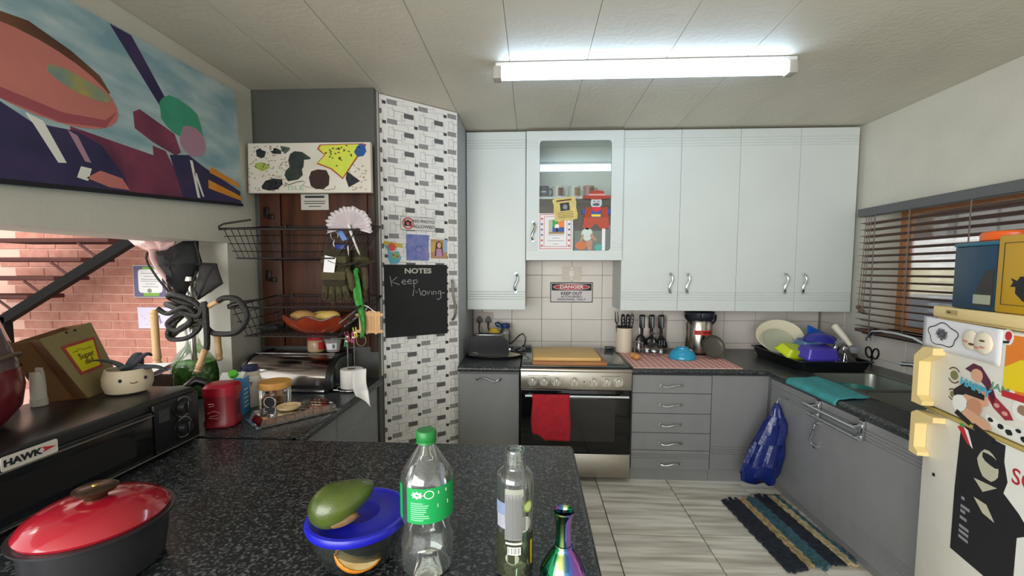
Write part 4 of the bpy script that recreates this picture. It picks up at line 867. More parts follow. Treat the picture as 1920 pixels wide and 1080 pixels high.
t = sticker('figure_sticker', 'die-cut sticker of a long-haired dancer in black stockings on the freezer door', .225, 1.0, [
    ('hair', [(-.06, .055), (-.03, .078), (.0, .074), (.035, .04), (.055, .0), (.05, -.03), (.02, .02), (-.02, .045)], DKM), ('face', blob(-.014, .045, .022, .020, 12, .05), SKIN),
    ('torso', [(-.06, .0), (-.02, .02), (.03, .0), (.035, -.03), (.0, -.05), (-.05, -.035)], SKIN), ('sleeve', [(-.10, -.02), (-.055, .015), (.02, -.005), (.02, -.02), (-.05, -.02), (-.09, -.045)], INK),
    ('skirt', blob(-.07, -.055, .03, .028, 10, .12), WHITEP), ('stomach', blob(-.012, -.048, .028, .024, 12, .05), mat('sticker_skin', '#c98d70', .6)), ('leg', [(-.04, -.06), (.04, -.075), (.055, -.095), (.02, -.105), (-.06, -.085)], SKIN),
    ('stocking', [(-.075, -.075), (-.02, -.095), (-.025, -.110), (-.085, -.09)], INK), ('stocking', [(-.005, -.095), (.07, -.115), (.06, -.13), (-.01, -.112)], INK)])
TXT('lettering', 'HAPPY', .030, t, -.012, .010, .0052, mat('sticker_cyan', '#4aa9c4', .5), 1.25, .0012, -.12)
t = on_fridge('word_sticker', 'white die-cut sticker with green and red lettering on the freezer door', 'sticker', .293, 1.032)
P('backing', MB().prism([(-.045, .012), (.045, .0), (.045, -.022), (-.045, -.012)], 0, .0005), WHITEP, t, smooth=False)
TXT('lettering', 'JAM', .026, t, .0, -.005, .0007, mat('sticker_green', '#6f9a80', .5), 1.35, .001, -.12)
t = sticker('red_sticker', 'dark red fruit pile sticker on the freezer door', .296, .975, [('print', [(-.045, .02), (-.02, .028), (.03, .0), (.045, -.02), (.02, -.028), (-.02, -.006)], mat('sticker_red', '#a0303e', .5)), ('speck', blob(-.01, .004, .010, .006, 8, .1), PINKP), ('speck', blob(.018, -.01, .010, .006, 8, .1), PINKP)])
for (u, v, s, lab) in ((.123, 1.025, .016, 'olive round sticker with arcs above, upper of two on the freezer door'), (.122, .964, .011, 'small olive round sticker, lower of two on the freezer door')):
    t = on_fridge('round_sticker', lab, 'sticker', u, v)
    P('disc', MB().prism(blob(0, 0, s, s*.9, 18, 0), 0, .0006), mat('olive_print', '#7b7a52', .5), t, smooth=False)
    for k in (1, -1): P('arc', MB().tube([(s*1.6*cos(a), k*s*1.5*sin(a), .001) for a in [pi*q/10 for q in range(2, 9)]], .0018, 6, flat=.4), BROWNP, t)
t = sticker('paper_drawing', 'bright orange yellow and red crayon drawing at the right edge of the freezer door', .40, 1.085, [('sheet', rect(-.10, .20, -.075, .095), ORANGEP), ('yellow_patch', [(-.10, -.055), (-.10, .005), (-.05, .035), (.03, .02), (.05, -.04)], YEL), ('orange_patch', blob(.06, -.02, .07, .04, 14, .06), mat('crayon_orange', '#e08a3a', .6)), ('red_band', [(-.10, -.075), (-.10, -.058), (.20, -.055), (.20, -.075)], RED)], .0005, 'drawing')
t = sticker('spotted_sticker', 'white sticker with black spots along the bottom of the freezer door', .34, .925, [('backing', [(-.085, .02), (-.03, .012), (.10, .02), (.12, -.02), (-.03, -.018), (-.09, .005)], WHITEP)]+[('spot', blob(x, y, r_, r_*.7, 10, .15, int(x*999)), INK) for x, y, r_ in ((-.07, .008, .009), (-.035, .0, .010), (-.008, -.006, .012), (.02, .008, .008), (.04, -.008, .012), (.07, .006, .010), (.095, -.006, .011))])
t = sticker('face_sticker', 'pale round sticker with brown centre at the right of the freezer door', .362, .990, [('disc', blob(0, 0, .028, .028, 20, 0), WHITEP), ('print', blob(.004, 0, .016, .014, 12, .1), mat('tan_brown', '#9a7c66', .6))])
t = sticker('lips_sticker', 'red and black sticker between white cloth and orange drawing', .302, 1.172, [('backing', blob(0, 0, .02, .022, 12, .05), WHITEP), ('red_patch', blob(.004, .004, .011, .013, 10, .05), RED), ('dark_patch', [(-.012, -.012), (.010, -.008), (.006, -.016), (-.010, -.018)], INK)])
# poster on the fridge door: plain dark composition
t = on_fridge('door_poster', 'tall black and white poster with red letters on the fridge door', 'poster', .16, .485, .0008)
P('sheet', MB().prism([(0, 0), (.46, 0), (.46, .395), (.008, .405)], 0, .0008), WHITEP, t, smooth=False)
P('dark_field', MB().prism([(.0, .0), (.0, .2), (.008, .405), (.165, .395), (.165, .35), (.18, .30), (.17, .265), (.22, .235), (.26, .2), (.22, .17), (.22, .02), (.215, .0)], .0008, .0014), INK, t, smooth=False)
P('pale_shape', MB().prism(blob(.115, .318, .036, .042, 16, .06, 3, .35), .0014, .002), mat('poster_pale', '#c2bfa8', .6), t, smooth=False); P('pale_shape', MB().prism([(.07, .26), (.15, .268), (.105, .235)], .0014, .002), mat('poster_pale'), t, smooth=False); P('pale_shape', MB().prism([(.075, .205), (.12, .205), (.15, .17), (.11, .175)], .0014, .002), mat('poster_pale'), t, smooth=False)
P('grey_band', MB().prism(blob(.125, .335, .034, .013, 12, .1, 5, -.2), .002, .0024), INK, t, smooth=False)
for k, (w_, v_) in enumerate(((.012, .175), (.034, .15), (.018, .135), (.026, .115), (.036, .088), (.036, .072), (.036, .055))): P('print_line', MB().prism(rect(.03, .03+w_, v_, v_+.009), .0014, .002), GREYP, t, smooth=False)
TXT('lettering', 'SC', .06, t, .225, .325, .0012, mat('poster_red', '#b03038', .5), 1.0, .0004)
t = sticker('red_flag_sticker', 'red and white ribbon-shaped magnet at the top corner of the dark poster', .185, .853, [('red_patch', [(-.03, .02), (-.005, .03), (.025, -.02), (.012, -.018)], RED), ('white_patch', [(-.005, .028), (.012, .022), (.035, -.025), (.026, -.02)], WHITEP), ('green_dot', blob(-.012, .03, .008, .006, 8, .1), GREENP)], .003, 'magnet')
# things on top of the fridge
bx = T('blue_tin', 'dark teal blue storage tin with dim photo print on top of the fridge', 'tin', FO+FU*.082+Vector((0, 0, 1.2365)), face_rot(FANG))
TB = mat('tin_blue', '#173a52', .4)
P('body', MB().box(0, .158, 0, .188, -.20, -.003, bev=.004), TB, bx); P('lid', MB().box(-.002, .160, .188, .200, -.202, -.001, bev=.003), mat('tin_blue_light', '#2b6279', .4), bx)
P('front_print', MB().prism([(.085, .012), (.154, .012), (.154, .12), (.125, .112), (.10, .06)], -.003, -.0015, 0).prism(rect(.088, .150, .018, .045), -.0015, -.0008, 1), [mat('tin_dark_print', '#2e2a26', .5), mat('tin_pale_print', '#9aa08c', .5)], bx, smooth=False)
yx = T('yellow_tin', 'mustard yellow tin box with black emblem on top of the fridge', 'tin', FO+FU*.247+Vector((0, 0, 1.2365)), face_rot(FANG))
P('body', MB().box(0, .26, 0, .212, -.21, 0, bev=.006), mat('tin_yellow', '#c79a12', .45), yx)
b = MB()
for q in (rect(.022, .24, .022, .0235), rect(.022, .24, .190, .1915), rect(.022, .0235, .022, .19), rect(.2385, .24, .022, .19)): b.prism(q, .0, .0008)
P('border_line', b, INK, yx, smooth=False)
P('emblem', MB().prism([(.05, .095), (.07, .088), (.078, .10), (.12, .10), (.12, .03), (.09, .035), (.066, .055), (.066, .072), (.05, .072), (.058, .084)], 0, .0008), INK, yx, smooth=False)
for (u, lab) in ((.175, 'shallow orange plastic box lying on the blue tin'), (.345, 'shallow orange plastic box lying on the yellow tin')):
    t = T('orange_box', lab, 'box', FO+FU*u+Vector((0, 0, 1.4375 if u < .23 else 1.4495))+FN*(-.085), 0, 'orange boxes on top of the fridge tins')
    P('box', MB().lathe([(.066, 0), (.070, .004), (.070, .022), (.064, .028), (.001, .028)], 28), mat('lid_orange', '#e8621c', .35), t)
# ------------------------------------------------------------------ left wall: large canvas with a plain abstract composition
t = T('large_canvas', 'large unframed canvas in pink, navy and sky blue shapes on the left wall', 'painting', (XL+.0008, 0, 0), face_rot(R90))
SKY = mat('canvas_sky', '#7fa6b4', .8, col2='#b9cdd2', vscale=3.5, stretch=(1.2, 3.2, 1), thr=(.35, .65))
P('canvas', MB().prism([(.93, 1.575), (2.222, 1.685), (2.196, 2.268), (.93, 2.222)], .0, .026), SKY, t, smooth=False)
NAVY = mat('paint_navy', '#25264d', .8, col2='#43355f', vscale=5); MAR = mat('paint_maroon', '#5b2c46', .8, col2='#8a3f5a', vscale=6); PNK = mat('paint_pink', '#c97a72', .8, var=.1, vscale=4); PNK2 = mat('paint_pink_deep', '#a5525c', .8); BRN = mat('paint_brown', '#4a2d24', .8, col2='#7a5238', vscale=5)
GRN = mat('paint_green', '#3f9a7c', .8, var=.12, vscale=8); ORG = mat('paint_orange', '#d97f2e', .8, col2='#e5a83a', vscale=8); OUT = mat('paint_black', '#17151c', .8); LIL = mat('paint_lilac', '#b08aa0', .8)
def paint(nm, poly, m_, lv=1): P(nm, MB().prism(poly, .026, .026+.0004*lv), m_, t, smooth=False)
paint('maroon_band', [(1.38, 1.825), (1.70, 1.812), (2.0, 1.70), (1.98, 1.675), (1.55, 1.64), (1.38, 1.66)], MAR, 1)
paint('brown_ridge', [(.95, 2.00), (1.10, 2.075), (1.28, 2.105), (1.40, 2.075), (1.49, 2.035), (1.525, 1.99), (1.50, 1.96), (.95, 1.88)], BRN, 2)
paint('pink_shape', blob(1.29, 1.945, .262, .118, 28, .0, 2, -.10), PNK, 3)
paint('pink_crescent', [(1.06, 1.90), (1.18, 1.845), (1.35, 1.828), (1.50, 1.858), (1.545, 1.93), (1.50, 1.885), (1.36, 1.862), (1.2, 1.875)], PNK2, 4)
paint('navy_field', [(.94, 1.585), (.94, 1.86), (1.19, 1.835), (1.27, 1.80), (1.40, 1.815), (1.48, 1.79), (1.56, 1.70), (1.58, 1.640)], NAVY, 4)
paint('pale_stroke', [(1.255, 1.825), (1.30, 1.815), (1.36, 1.70), (1.335, 1.695)], WHITEP, 5); paint('pale_stroke', [(1.37, 1.81), (1.40, 1.80), (1.44, 1.72), (1.42, 1.72)], LIL, 5)
paint('pink_patch', [(1.42, 1.665), (1.47, 1.70), (1.55, 1.69), (1.578, 1.652), (1.50, 1.648)], PNK, 6); paint('pale_patch', [(1.39, 1.66), (1.405, 1.70), (1.44, 1.70), (1.425, 1.655)], WHITEP, 6)
paint('maroon_block', [(1.612, 1.955), (1.64, 1.975), (1.80, 1.93), (1.83, 1.86), (1.80, 1.84), (1.69, 1.865), (1.615, 1.895)], MAR, 3); paint('maroon_block', [(1.69, 1.85), (1.75, 1.845), (1.84, 1.70), (1.80, 1.665), (1.70, 1.66)], MAR, 3)
paint('slate_beam', [(1.538, 2.240), (1.622, 2.243), (1.775, 2.05), (1.79, 1.99), (1.755, 2.0)], NAVY, 2)
paint('green_patch', blob(1.845, 2.005, .115, .085, 18, .10, 4), GRN, 3)
paint('lilac_patch', blob(1.90, 1.925, .075, .065, 14, .08, 5), LIL, 4)
paint('yellow_patch', blob(1.42, 1.975, .10, .030, 16, .10, 6, -.12), mat('paint_yellow', '#b8a33c', .8, col2='#6a8f94', vscale=9), 5)
paint('navy_field', [(1.77, 1.835), (1.87, 1.86), (1.95, 1.83), (2.20, 1.76), (2.205, 1.70), (2.01, 1.68), (1.83, 1.665)], NAVY, 5)
paint('orange_stripe', [(2.0, 1.84), (2.19, 1.80), (2.205, 1.775), (1.99, 1.81)], ORG, 6); paint('orange_stripe', [(1.98, 1.775), (2.207, 1.735), (2.21, 1.712), (1.98, 1.735)], ORG, 6)
paint('pale_stroke', [(1.875, 1.84), (1.89, 1.84), (1.925, 1.68), (1.91, 1.68)], WHITEP, 6); paint('pale_stroke', [(1.895, 1.79), (1.91, 1.79), (1.95, 1.69), (1.94, 1.69)], WHITEP, 6)
paint('dark_edge', [(.94, 1.576), (2.22, 1.686), (2.218, 1.70), (.94, 1.592)], OUT, 6)
# ------------------------------------------------------------------ alcove: canvas, dark wood door, notice
wd = T('wooden_door', 'dark brown wooden door panel mounted on the alcove wall behind the baskets', 'door', (-1.21, YA-.006, .918), face_rot(0))
P('panel', MB().box(-.19, .295, -.0, .93, .002, .018, bev=.003), WOODD, wd); P('stile', MB().box(-.31, -.193, -.0, .93, .002, .026, bev=.003), mat('door_stile', '#351a10', .5, spec=.3, col2='#4c2816', vscale=5, stretch=(7, .5, 7)), wd, label='darker hinge stile')
P('edge_strip', MB().box(.297, .335, -.03, .93, .002, .014, bev=.002), mat('door_edge', '#3a2015', .5), wd)
for y in (.37, .72): P('hinge', MB().box(-.285, -.255, y, y+.06, .0265, .034, bev=.003).box(-.262, -.225, y-.005, y+.02, .0265, .036, bev=.003), mat('hinge_dark', '#2b241f', .35, .8), wd)
t = T('painted_canvas', 'small canvas with dark blobs and a yellow leopard print star in the alcove', 'painting', (-1.215, YA-.046, 1.90), face_rot(0))
P('canvas', MB().prism([(-.335, -.133), (.345, -.134), (.345, .130), (-.328, .131)], -.0, .028), mat('canvas_cream', '#cfc8b8', .8, col2='#d8d2c8', vscale=7), t, smooth=False)
DK = mat('paint_charcoal', '#20262a', .8, var=.3, vscale=20); DG = mat('paint_dark_green', '#2b332f', .8, var=.3, vscale=25); DB = mat('paint_dark_brown', '#331f19', .8, var=.3, vscale=25)
def sp(nm, poly, m_, lv=1): P(nm, MB().prism(poly, .028, .028+.0005*lv), m_, t, smooth=False)
k_ = .000494; 
def cpt(x, y): return ((x-1110)*.0004655, (480-y)*.000487)      # crop pixels to canvas coordinates
sp('dark_blob', [cpt(*p) for p in ((500, 285), (545, 265), (575, 285), (620, 300), (600, 360), (560, 375), (505, 350))], DK); sp('dark_blob', [cpt(*p) for p in ((670, 300), (705, 290), (720, 260), (760, 275), (800, 290), (800, 330), (700, 325))], DK)
sp('green_blob', [cpt(*p) for p in ((790, 240), (905, 260), (905, 285), (845, 330), (810, 300))], mat('paint_sage', '#4d5b52', .8, var=.2, vscale=20)); sp('lime_blob', [cpt(*p) for p in ((480, 430), (560, 415), (655, 450), (640, 490), (560, 515), (490, 480))], mat('paint_lime', '#9dab4c', .8, var=.15, vscale=20))
sp('large_green_blob', [cpt(*p) for p in ((905, 330), (960, 300), (1050, 310), (1150, 375), (1140, 390), (1070, 395), (1060, 470), (1040, 500), (1050, 560), (990, 610), (870, 628), (830, 560), (850, 510), (895, 470), (880, 400))], DG)
sp('black_blob', [cpt(*p) for p in ((550, 680), (600, 620), (690, 595), (800, 605), (805, 660), (740, 715), (640, 728), (560, 710))], mat('paint_ink', '#14151a', .7)); sp('brown_blob', [cpt(*p) for p in ((1120, 590), (1150, 520), (1230, 500), (1330, 510), (1365, 580), (1355, 670), (1290, 715), (1200, 715), (1140, 680))], DB)
sp('star_outline', [cpt(*p) for p in ((1225, 280), (1260, 232), (1770, 225), (1810, 240), (1520, 610), (1380, 500), (1215, 440), (1310, 345))], mat('paint_rust', '#a3512a', .8)); sp('yellow_star', [cpt(*p) for p in ((1250, 278), (1275, 242), (1770, 234), (1700, 350), (1520, 590), (1395, 490), (1235, 430), (1325, 345))], mat('paint_bright_yellow', '#d9d84a', .8, col2='#c4d34c', vscale=15), 2)
b = MB(); rs = random.Random(8)
for k in range(75):
    x = rs.uniform(1290, 1730); y = rs.uniform(245, 575)
    if y > 250+(1760-x)*.75+10 or (y > 330 and x < 1330+(y-330)*.9): continue
    cx, cy = cpt(x, y); b.prism(blob(cx, cy, .007, .003, 6, .2, k, rs.uniform(-.5, .5)), .029, .0296)
sp_ = P('leopard_spots', b, INK, t, smooth=False, stuff=True)
sp('blue_blob', [cpt(*p) for p in ((1660, 320), (1690, 265), (1735, 225), (1785, 245), (1805, 310), (1770, 360), (1700, 370))], mat('paint_blue', '#27508f', .8, var=.25, vscale=25), 3); sp('dark_triangle', [cpt(*p) for p in ((1575, 525), (1725, 630), (1590, 698), (1555, 600))], DK, 3)
b = MB(); rs = random.Random(9)
for k in range(150):
    x = rs.choice([rs.uniform(400, 860), rs.uniform(1560, 1800), rs.uniform(640, 860)]); y = rs.uniform(240, 730)
    if x > 1500 and y < 400: continue
    cx, cy = cpt(x, y); b.prism(blob(cx, cy, .007, .0022, 6, .25, k, rs.uniform(-1, 1)), .028, .0285)
P('brush_flecks', b, mat('paint_flecks', '#8d7060', .8), t, smooth=False, stuff=True)
P('painted_trail', MB().tube([(*cpt(x, y), .0285) for x, y in ((830, 640), (880, 665), (960, 640), (1040, 625), (1080, 640), (1040, 665), (1090, 690), (1200, 705), (1330, 725), (1420, 715), (1430, 680))], .0022, 5, flat=.3), DG, t)
TXT('lettering', 'ISLE', .034, t, -.07, -.108, .0285, mat('paint_pale_green', '#8fae9c', .8), 1.6)
t = T('notice_plate', 'pale notice plate with fine lettering stuck under the small canvas', 'sign', (-1.205, YA-.0055, 1.722), face_rot(0)); P('plate', MB().prism(rect(-.078, .078, -.041, .045), .020, .024), mat('plate_grey', '#b9b4ad', .5), t, smooth=False)
b = MB()
for k, (w_, y) in enumerate(((.11, .024), (.12, .004), (.115, -.008), (.07, -.024))): b.prism(rect(-w_/2, w_/2, y, y+(.012 if k == 0 else .004)), .024, .0245)
P('printed_lines', b, INK, t, smooth=False)
# ------------------------------------------------------------------ wire baskets on the alcove wall
def basket(lab, x0, x1, yf, yb, zb, zt, dn):
    t = T('wire_basket', lab, 'basket', ((x0+x1)/2, yb, zb))
    xi0, xi1, yi = x0+.03, x1-.11, yf+.06; zf = zt-dn
    b = MB().tube([(x0, yf, zf), (x1, yf+.06, zf), (x1, yb, zt), (x0, yb, zt)], .0046, 8, closed=True).tube([(xi0, yi, zb), (xi1, yi, zb), (xi1, yb, zb), (xi0, yb, zb)], .0036, 8, closed=True)
    b.tube([(x0+.15, yf-.002, zf+.040), (x0+.02, yf-.002, zf+.022), (x0-.006, yf, zf+.010), (x0-.004, yf, zf-.004), (x0+.03, yf, zf-.002)], .0046, 8)
    P('rim', b, WIRE, t, w=True)
    b = MB(); m_ = 15
    for k in range(m_+1):
        u = k/m_; b.tube([(x0+(x1-x0)*u, yb, zt), (xi0+(xi1-xi0)*u, yb, zb), (xi0+(xi1-xi0)*u, yi, zb)], .0021, 5)
    for k in range(8):
        u = (k+.5)/8; y = yf+(yb-yf)*u; y2 = yi+(yb-yi)*u; zz = zf+(zt-zf)*u
        b.tube([(x0, y, zz), (xi0, y2, zb), (xi1, y2, zb), (x1, max(y, yf+.06), zz)], .0021, 5)
    for q in (.25, .5, .75):
        b.tube([(x0+(xi0-x0)*q, yf+(yi-yf)*q, zf+(zb-zf)*q), (x0+(xi0-x0)*q, yb, zt+(zb-zt)*q), (x1+(xi1-x1)*q, yb, zt+(zb-zt)*q), (x1+(xi1-x1)*q, yf+.06+(yi-yf-.06)*q, zf+(zb-zf)*q)], .0021, 5)
    P('wire_mesh', b, WIRE, t, w=True, stuff=True)
    for x in (x0+.1, x1-.12): P('wall_hook', MB().tube([(x, yb+.002, zt+.01), (x, yb-.012, zt+.012), (x, yb-.012, zt-.012)], .004, 8), WIRE, t, w=True)
    return t
basket('upper dark wire basket on the alcove wall, with keys and gloves hung from it', -1.452, -.83, 1.93, YA-.058, 1.405, 1.585, .045)
basket('lower dark wire basket on the alcove wall, holding the orange bowl', -1.425, -.83, 1.93, YA-.058, 1.028, 1.208, .035)
# orange bowl with potatoes in lower basket
t = T('scalloped_bowl', 'orange scalloped bowl with dark wavy rim in the lower wire basket', 'bowl', (-1.095, 2.12, 1.0325))
V = []; F = []; n = 40; b = MB()
for i, (r, z) in enumerate(((.001, .004), (.085, .0), (.10, .006), (.145, .035), (.17, .062), (.185, .080), (.179, .080), (.16, .060), (.138, .036), (.098, .012), (.001, .010))):
    for k in range(n):
        a = 2*pi*k/n; w_ = 1+.035*(r/.168)**3*cos(8*a); V.append((r*cos(a)*w_, r*sin(a)*w_*.62, z+.010*(r/.168)**3*cos(8*a)))
for i in range(10):
    for k in range(n): F.append((i*n+k, i*n+(k+1) % n, (i+1)*n+(k+1) % n, (i+1)*n+k))
b.add(V, F); P('bowl', b, mat('bowl_orange', '#a8451f', .3, col2='#7a2718', vscale=5), t)
P('rim', MB().tube([(.182*cos(a)*(1+.035*cos(8*a)), .182*sin(a)*(1+.035*cos(8*a))*.62, .081+.010*cos(8*a)) for a in [2*pi*k/64 for k in range(64)]], .004, 6, closed=True), mat('rim_dark_red', '#4b1714', .35), t, label='dark red rim')
PT = mat('potato_skin', '#b98f56', .7, col2='#a37a45', vscale=14, bump=.3, bscale=60); PT2 = mat('potato_yellow', '#d0b061', .6, var=.08, vscale=10)
for dx, dy, dz, rx, ry, rz, rot, m_, lab, cat_ in ((-.065, -.01, .066, .075, .04, .038, .1, PT, 'large brown sweet potato on the left of the orange bowl', 'potato'), (.0, .035, .070, .07, .03, .028, -.1, PT2, 'yellow potato at the back of the orange bowl', 'potato'), (.055, -.015, .072, .068, .035, .031, -.15, PT2, 'pale yellow squash on the right of the orange bowl', 'squash')):
    O('potato' if cat_ == 'potato' else 'squash', MB().ell((0, 0, 0), (rx, ry, rz), lump=.05, seed=int(rx*1e4), nu=18, nv=12, M=Matrix.Translation((-1.095+dx, 2.12+dy, 1.0405+dz)) @ Matrix.Rotation(rot, 4, 'Y')), m_, lab, cat_)
O('black_pouch', MB().ell((-1.345, 2.12, 1.054), (.070, .045, .020), lump=.12, seed=6), BLACKM, 'crumpled black pouch at the left of the lower wire basket', 'pouch')
# things hung on the upper basket
HY = 2.045
t = T('paper_fan', 'white pleated paper fan above the gloves', 'fan', (-.882, HY-.02, 1.545))
b = MB(); n = 36; V = [(0, .0, .005)]; F = []
for k in range(n+1):
    a = pi*(-.10+1.20*k/n); yy = .012*(1 if k % 2 else -1)
    for q in (.35, .7, 1): V.append((.112*q*cos(a)*(1 if q < 1 else 1+.03*sin(k*1.3)), yy*q-.006*sin(k*.5), .01+.098*q*sin(a)*(1 if q < 1 else 1+.03*sin(k*1.3))))
for k in range(n):
    i = 1+3*k; F += [(0, i, i+3), (i, i+1, i+4, i+3), (i+1, i+2, i+5, i+4)]
b.add(V, F); P('pleated_paper', b, mat('fan_paper', '#d9d0d2', .8), t, solid=.001, ang=15); P('clip', MB().tube([(0, 0, .01), (.0, .03, .012), (0, .04, .005)], .004, 6), WIRE, t)
t = T('bunch_of_keys', 'blue key tags on a steel ring hung from the upper basket', 'keys', (-.935, HY, 1.43))
P('ring', MB().tube([(-.030+.018*cos(a), 0, .088+.022*sin(a)) for a in [2*pi*k/18 for k in range(18)]], .0022, 6, closed=True), CHROME, t)
P('upper_tag', MB().hexa([(-.012, -.004, .10), (.012, -.004, .06), (.012, .004, .06), (-.012, .004, .10)], [(.002, -.004, .125), (.036, -.004, .068), (.036, .004, .068), (.002, .004, .125)]), mat('tag_blue', '#4672b4', .4), t, label='light blue key tag')
P('lower_tag', MB().box(-.022, .026, -.008, .008, -.018, .045, bev=.006), mat('tag_dark_blue', '#1d2f7c', .4), t, label='dark blue key tag')
P('chain', MB().tube([(-.030, 0, .066), (-.036, 0, .05), (-.03, 0, .03), (-.012, 0, .03)], .003, 6), CHROME, t); P('key', MB().box(.03, .04, -.003, .003, -.03, .04, bev=.002), STEEL, t)
t = T('letter_opener', 'white pointed tool hanging from the paper fan clip', 'tool', (-.878, HY-.035, 1.425)); P('handle', MB().tube([(0, 0, .14), (.012, 0, .10), (.03, 0, .05)], [.008, .007, .004], 8), mat('tool_white', '#d6d4d2', .4), t); P('tip', MB().tube([(.03, 0, .05), (.046, 0, .01), (.052, 0, -.005)], [.006, .005, .001], 8), STEEL, t)
OL = mat('glove_olive', '#4b4429', .9, var=.2, vscale=30, bump=.5, bscale=160); OLD = mat('glove_brown', '#2f2817', .9, var=.2, vscale=30, bump=.4, bscale=150); OLL = mat('glove_tan', '#7c6d45', .9)
def glove(lab, x, y, z, s, turn):
    t = T('work_glove', lab, 'glove', (x, y, z), (0, 0, turn), 'work gloves hung under the upper basket')
    b = MB(); rloft(b, [(-.060*s, .060*s, -.016, .016, .015, .115), (-.066*s, .066*s, -.022, .022, .02, .08), (-.068*s, .070*s, -.026, .026, .022, .0), (-.066*s, .066*s, -.024, .024, .02, -.055), (-.055*s, .055*s, -.012, .012, .011, -.075)], 4); P('palm', b, OLD, t)
    P('cuff', MB().box(-.069*s, .071*s, -.029, .029, .045, .082, bev=.010), OL, t); P('knuckle_pad', MB().box(-.066*s, .066*s, -.034, -.020, -.035, .010, bev=.007), OL, t)
    for i, (dx, ln, sp_) in enumerate(((-.051, .082, -.10), (-.018, .100, -.03), (.016, .094, .04), (.048, .076, .12))):
        f = P('finger', MB().tube([(dx*s, 0, -.05), ((dx+sp_*.05)*s, -.006, -.05-ln*.45), ((dx+sp_*.10)*s, -.003, -.05-ln*.85), ((dx+sp_*.11)*s, .0, -.05-ln)], [.0165, .0165, .0145, .006], 10), OL, t)
        P('fingertip_patch', MB().tube([((dx+sp_*.06)*s, -.012, -.05-ln*.5), ((dx+sp_*.10)*s, -.010, -.05-ln*.88)], [.0105, .010], 10), OLD, f)
    P('thumb', MB().tube([(.055*s, 0, .02), (.085*s, -.012, -.02), (.092*s, -.014, -.065), (.090*s, -.012, -.085)], [.018, .018, .016, .006], 10), OL, t)
    P('strap', MB().tube([(-.02, -.032, .06), (.04, -.036, .035), (.09, -.022, .045), (.12, .0, .06)], .006, 8), OLD, t)
    return t
g = glove('olive work glove with white label, front one of the pair under the upper basket', -.955, 2.03, 1.335, .92, 0)
P('label', MB().hexa([(-.045, -.036, .005), (.010, -.040, .002), (.010, -.039, .002), (-.045, -.035, .005)], [(-.035, -.036, .085), (.022, -.040, .072), (.022, -.039, .072), (-.035, -.035, .085)]), PAPER, g, label='white printed label')
glove('darker olive work glove behind the labelled one', -.872, 2.10, 1.335, .72, -.5)
t = T('green_ribbon', 'long bright green ribbon hanging beside the gloves', 'ribbon', (-.835, HY-.01, 1.02)); P('ribbon', MB().grid(lambda u, v: (-.02+(.020+.014*sin(v*3))*u+.035*(1-v)**.7-.020+.006*sin(v*8), -.012+.010*sin(u*4+v*7), .33*v-.0), 5, 26), mat('ribbon_green', '#2c8a2f', .5, var=.15, vscale=14), t, solid=.0015); P('knot', MB().ell((-.02, 0, .325), (.012, .010, .016)), mat('ribbon_green'), t)
t = T('stick_craft', 'small raft of pale wooden ice lolly sticks hanging by a string', 'craft', (-.798, HY-.005, 1.035))
for k in range(7): P('stick', MB().prism(rrect(-.052+.0152*k, -.038+.0152*k, .004+.003*sin(k*2.2), .116+.003*cos(k*1.7), .006), -.002, .001, M=Matrix(((1, 0, 0, 0), (0, 0, -1, 0), (0, 1, 0, 0), (0, 0, 0, 1)))), mat('lolly_wood', '#c79b6c', .7, rnd=.08), t)
for z in (.016, .098): P('cross_stick', MB().prism(rrect(-.070, .070, z-.007, z+.007, .0065), .0015, .004, M=Matrix(((1, 0, 0, 0), (0, 0, -1, 0), (0, 1, 0, 0), (0, 0, 0, 1)))), mat('lolly_wood'), t)
P('hat_drawing', MB().prism(blob(.028, .098, .017, .005, 12, .05), .0025, .0035, M=Matrix(((1, 0, 0, 0), (0, 0, -1, 0), (0, 1, 0, 0), (0, 0, 0, 1)))), INK, t); P('string', MB().tube([(.03, 0, .11), (-.005, 0, .135), (-.04, 0, .15)], .0018, 6), PAPER, t)
O('key_ring', MB().tube([(-.852+.024*cos(a), HY+.02, 1.000+.028*sin(a)) for a in [2*pi*k/22 for k in range(22)]], .0028, 6, closed=True).tube([(-.852, HY+.02, 1.028), (-.85, HY+.02, 1.10), (-.85, HY+.02, 1.15)], .002, 6), mat('aged_ring', '#8a8064', .4, .8), 'thin metal ring hanging behind the wooden stick raft', 'ring')
O('tongs', MB().tube([(-.955, 2.055, 1.085), (-.88, 2.06, 1.145), (-.83, 2.06, 1.175)], .005, 8).tube([(-.93, 2.055, 1.07), (-.86, 2.06, 1.125), (-.82, 2.06, 1.155)], .005, 8).tube([(-.83, 2.06, 1.175), (-.812, 2.06, 1.172), (-.82, 2.06, 1.155)], .005, 8), CHROME, 'steel tongs resting across the right end of the lower basket', 'tongs')
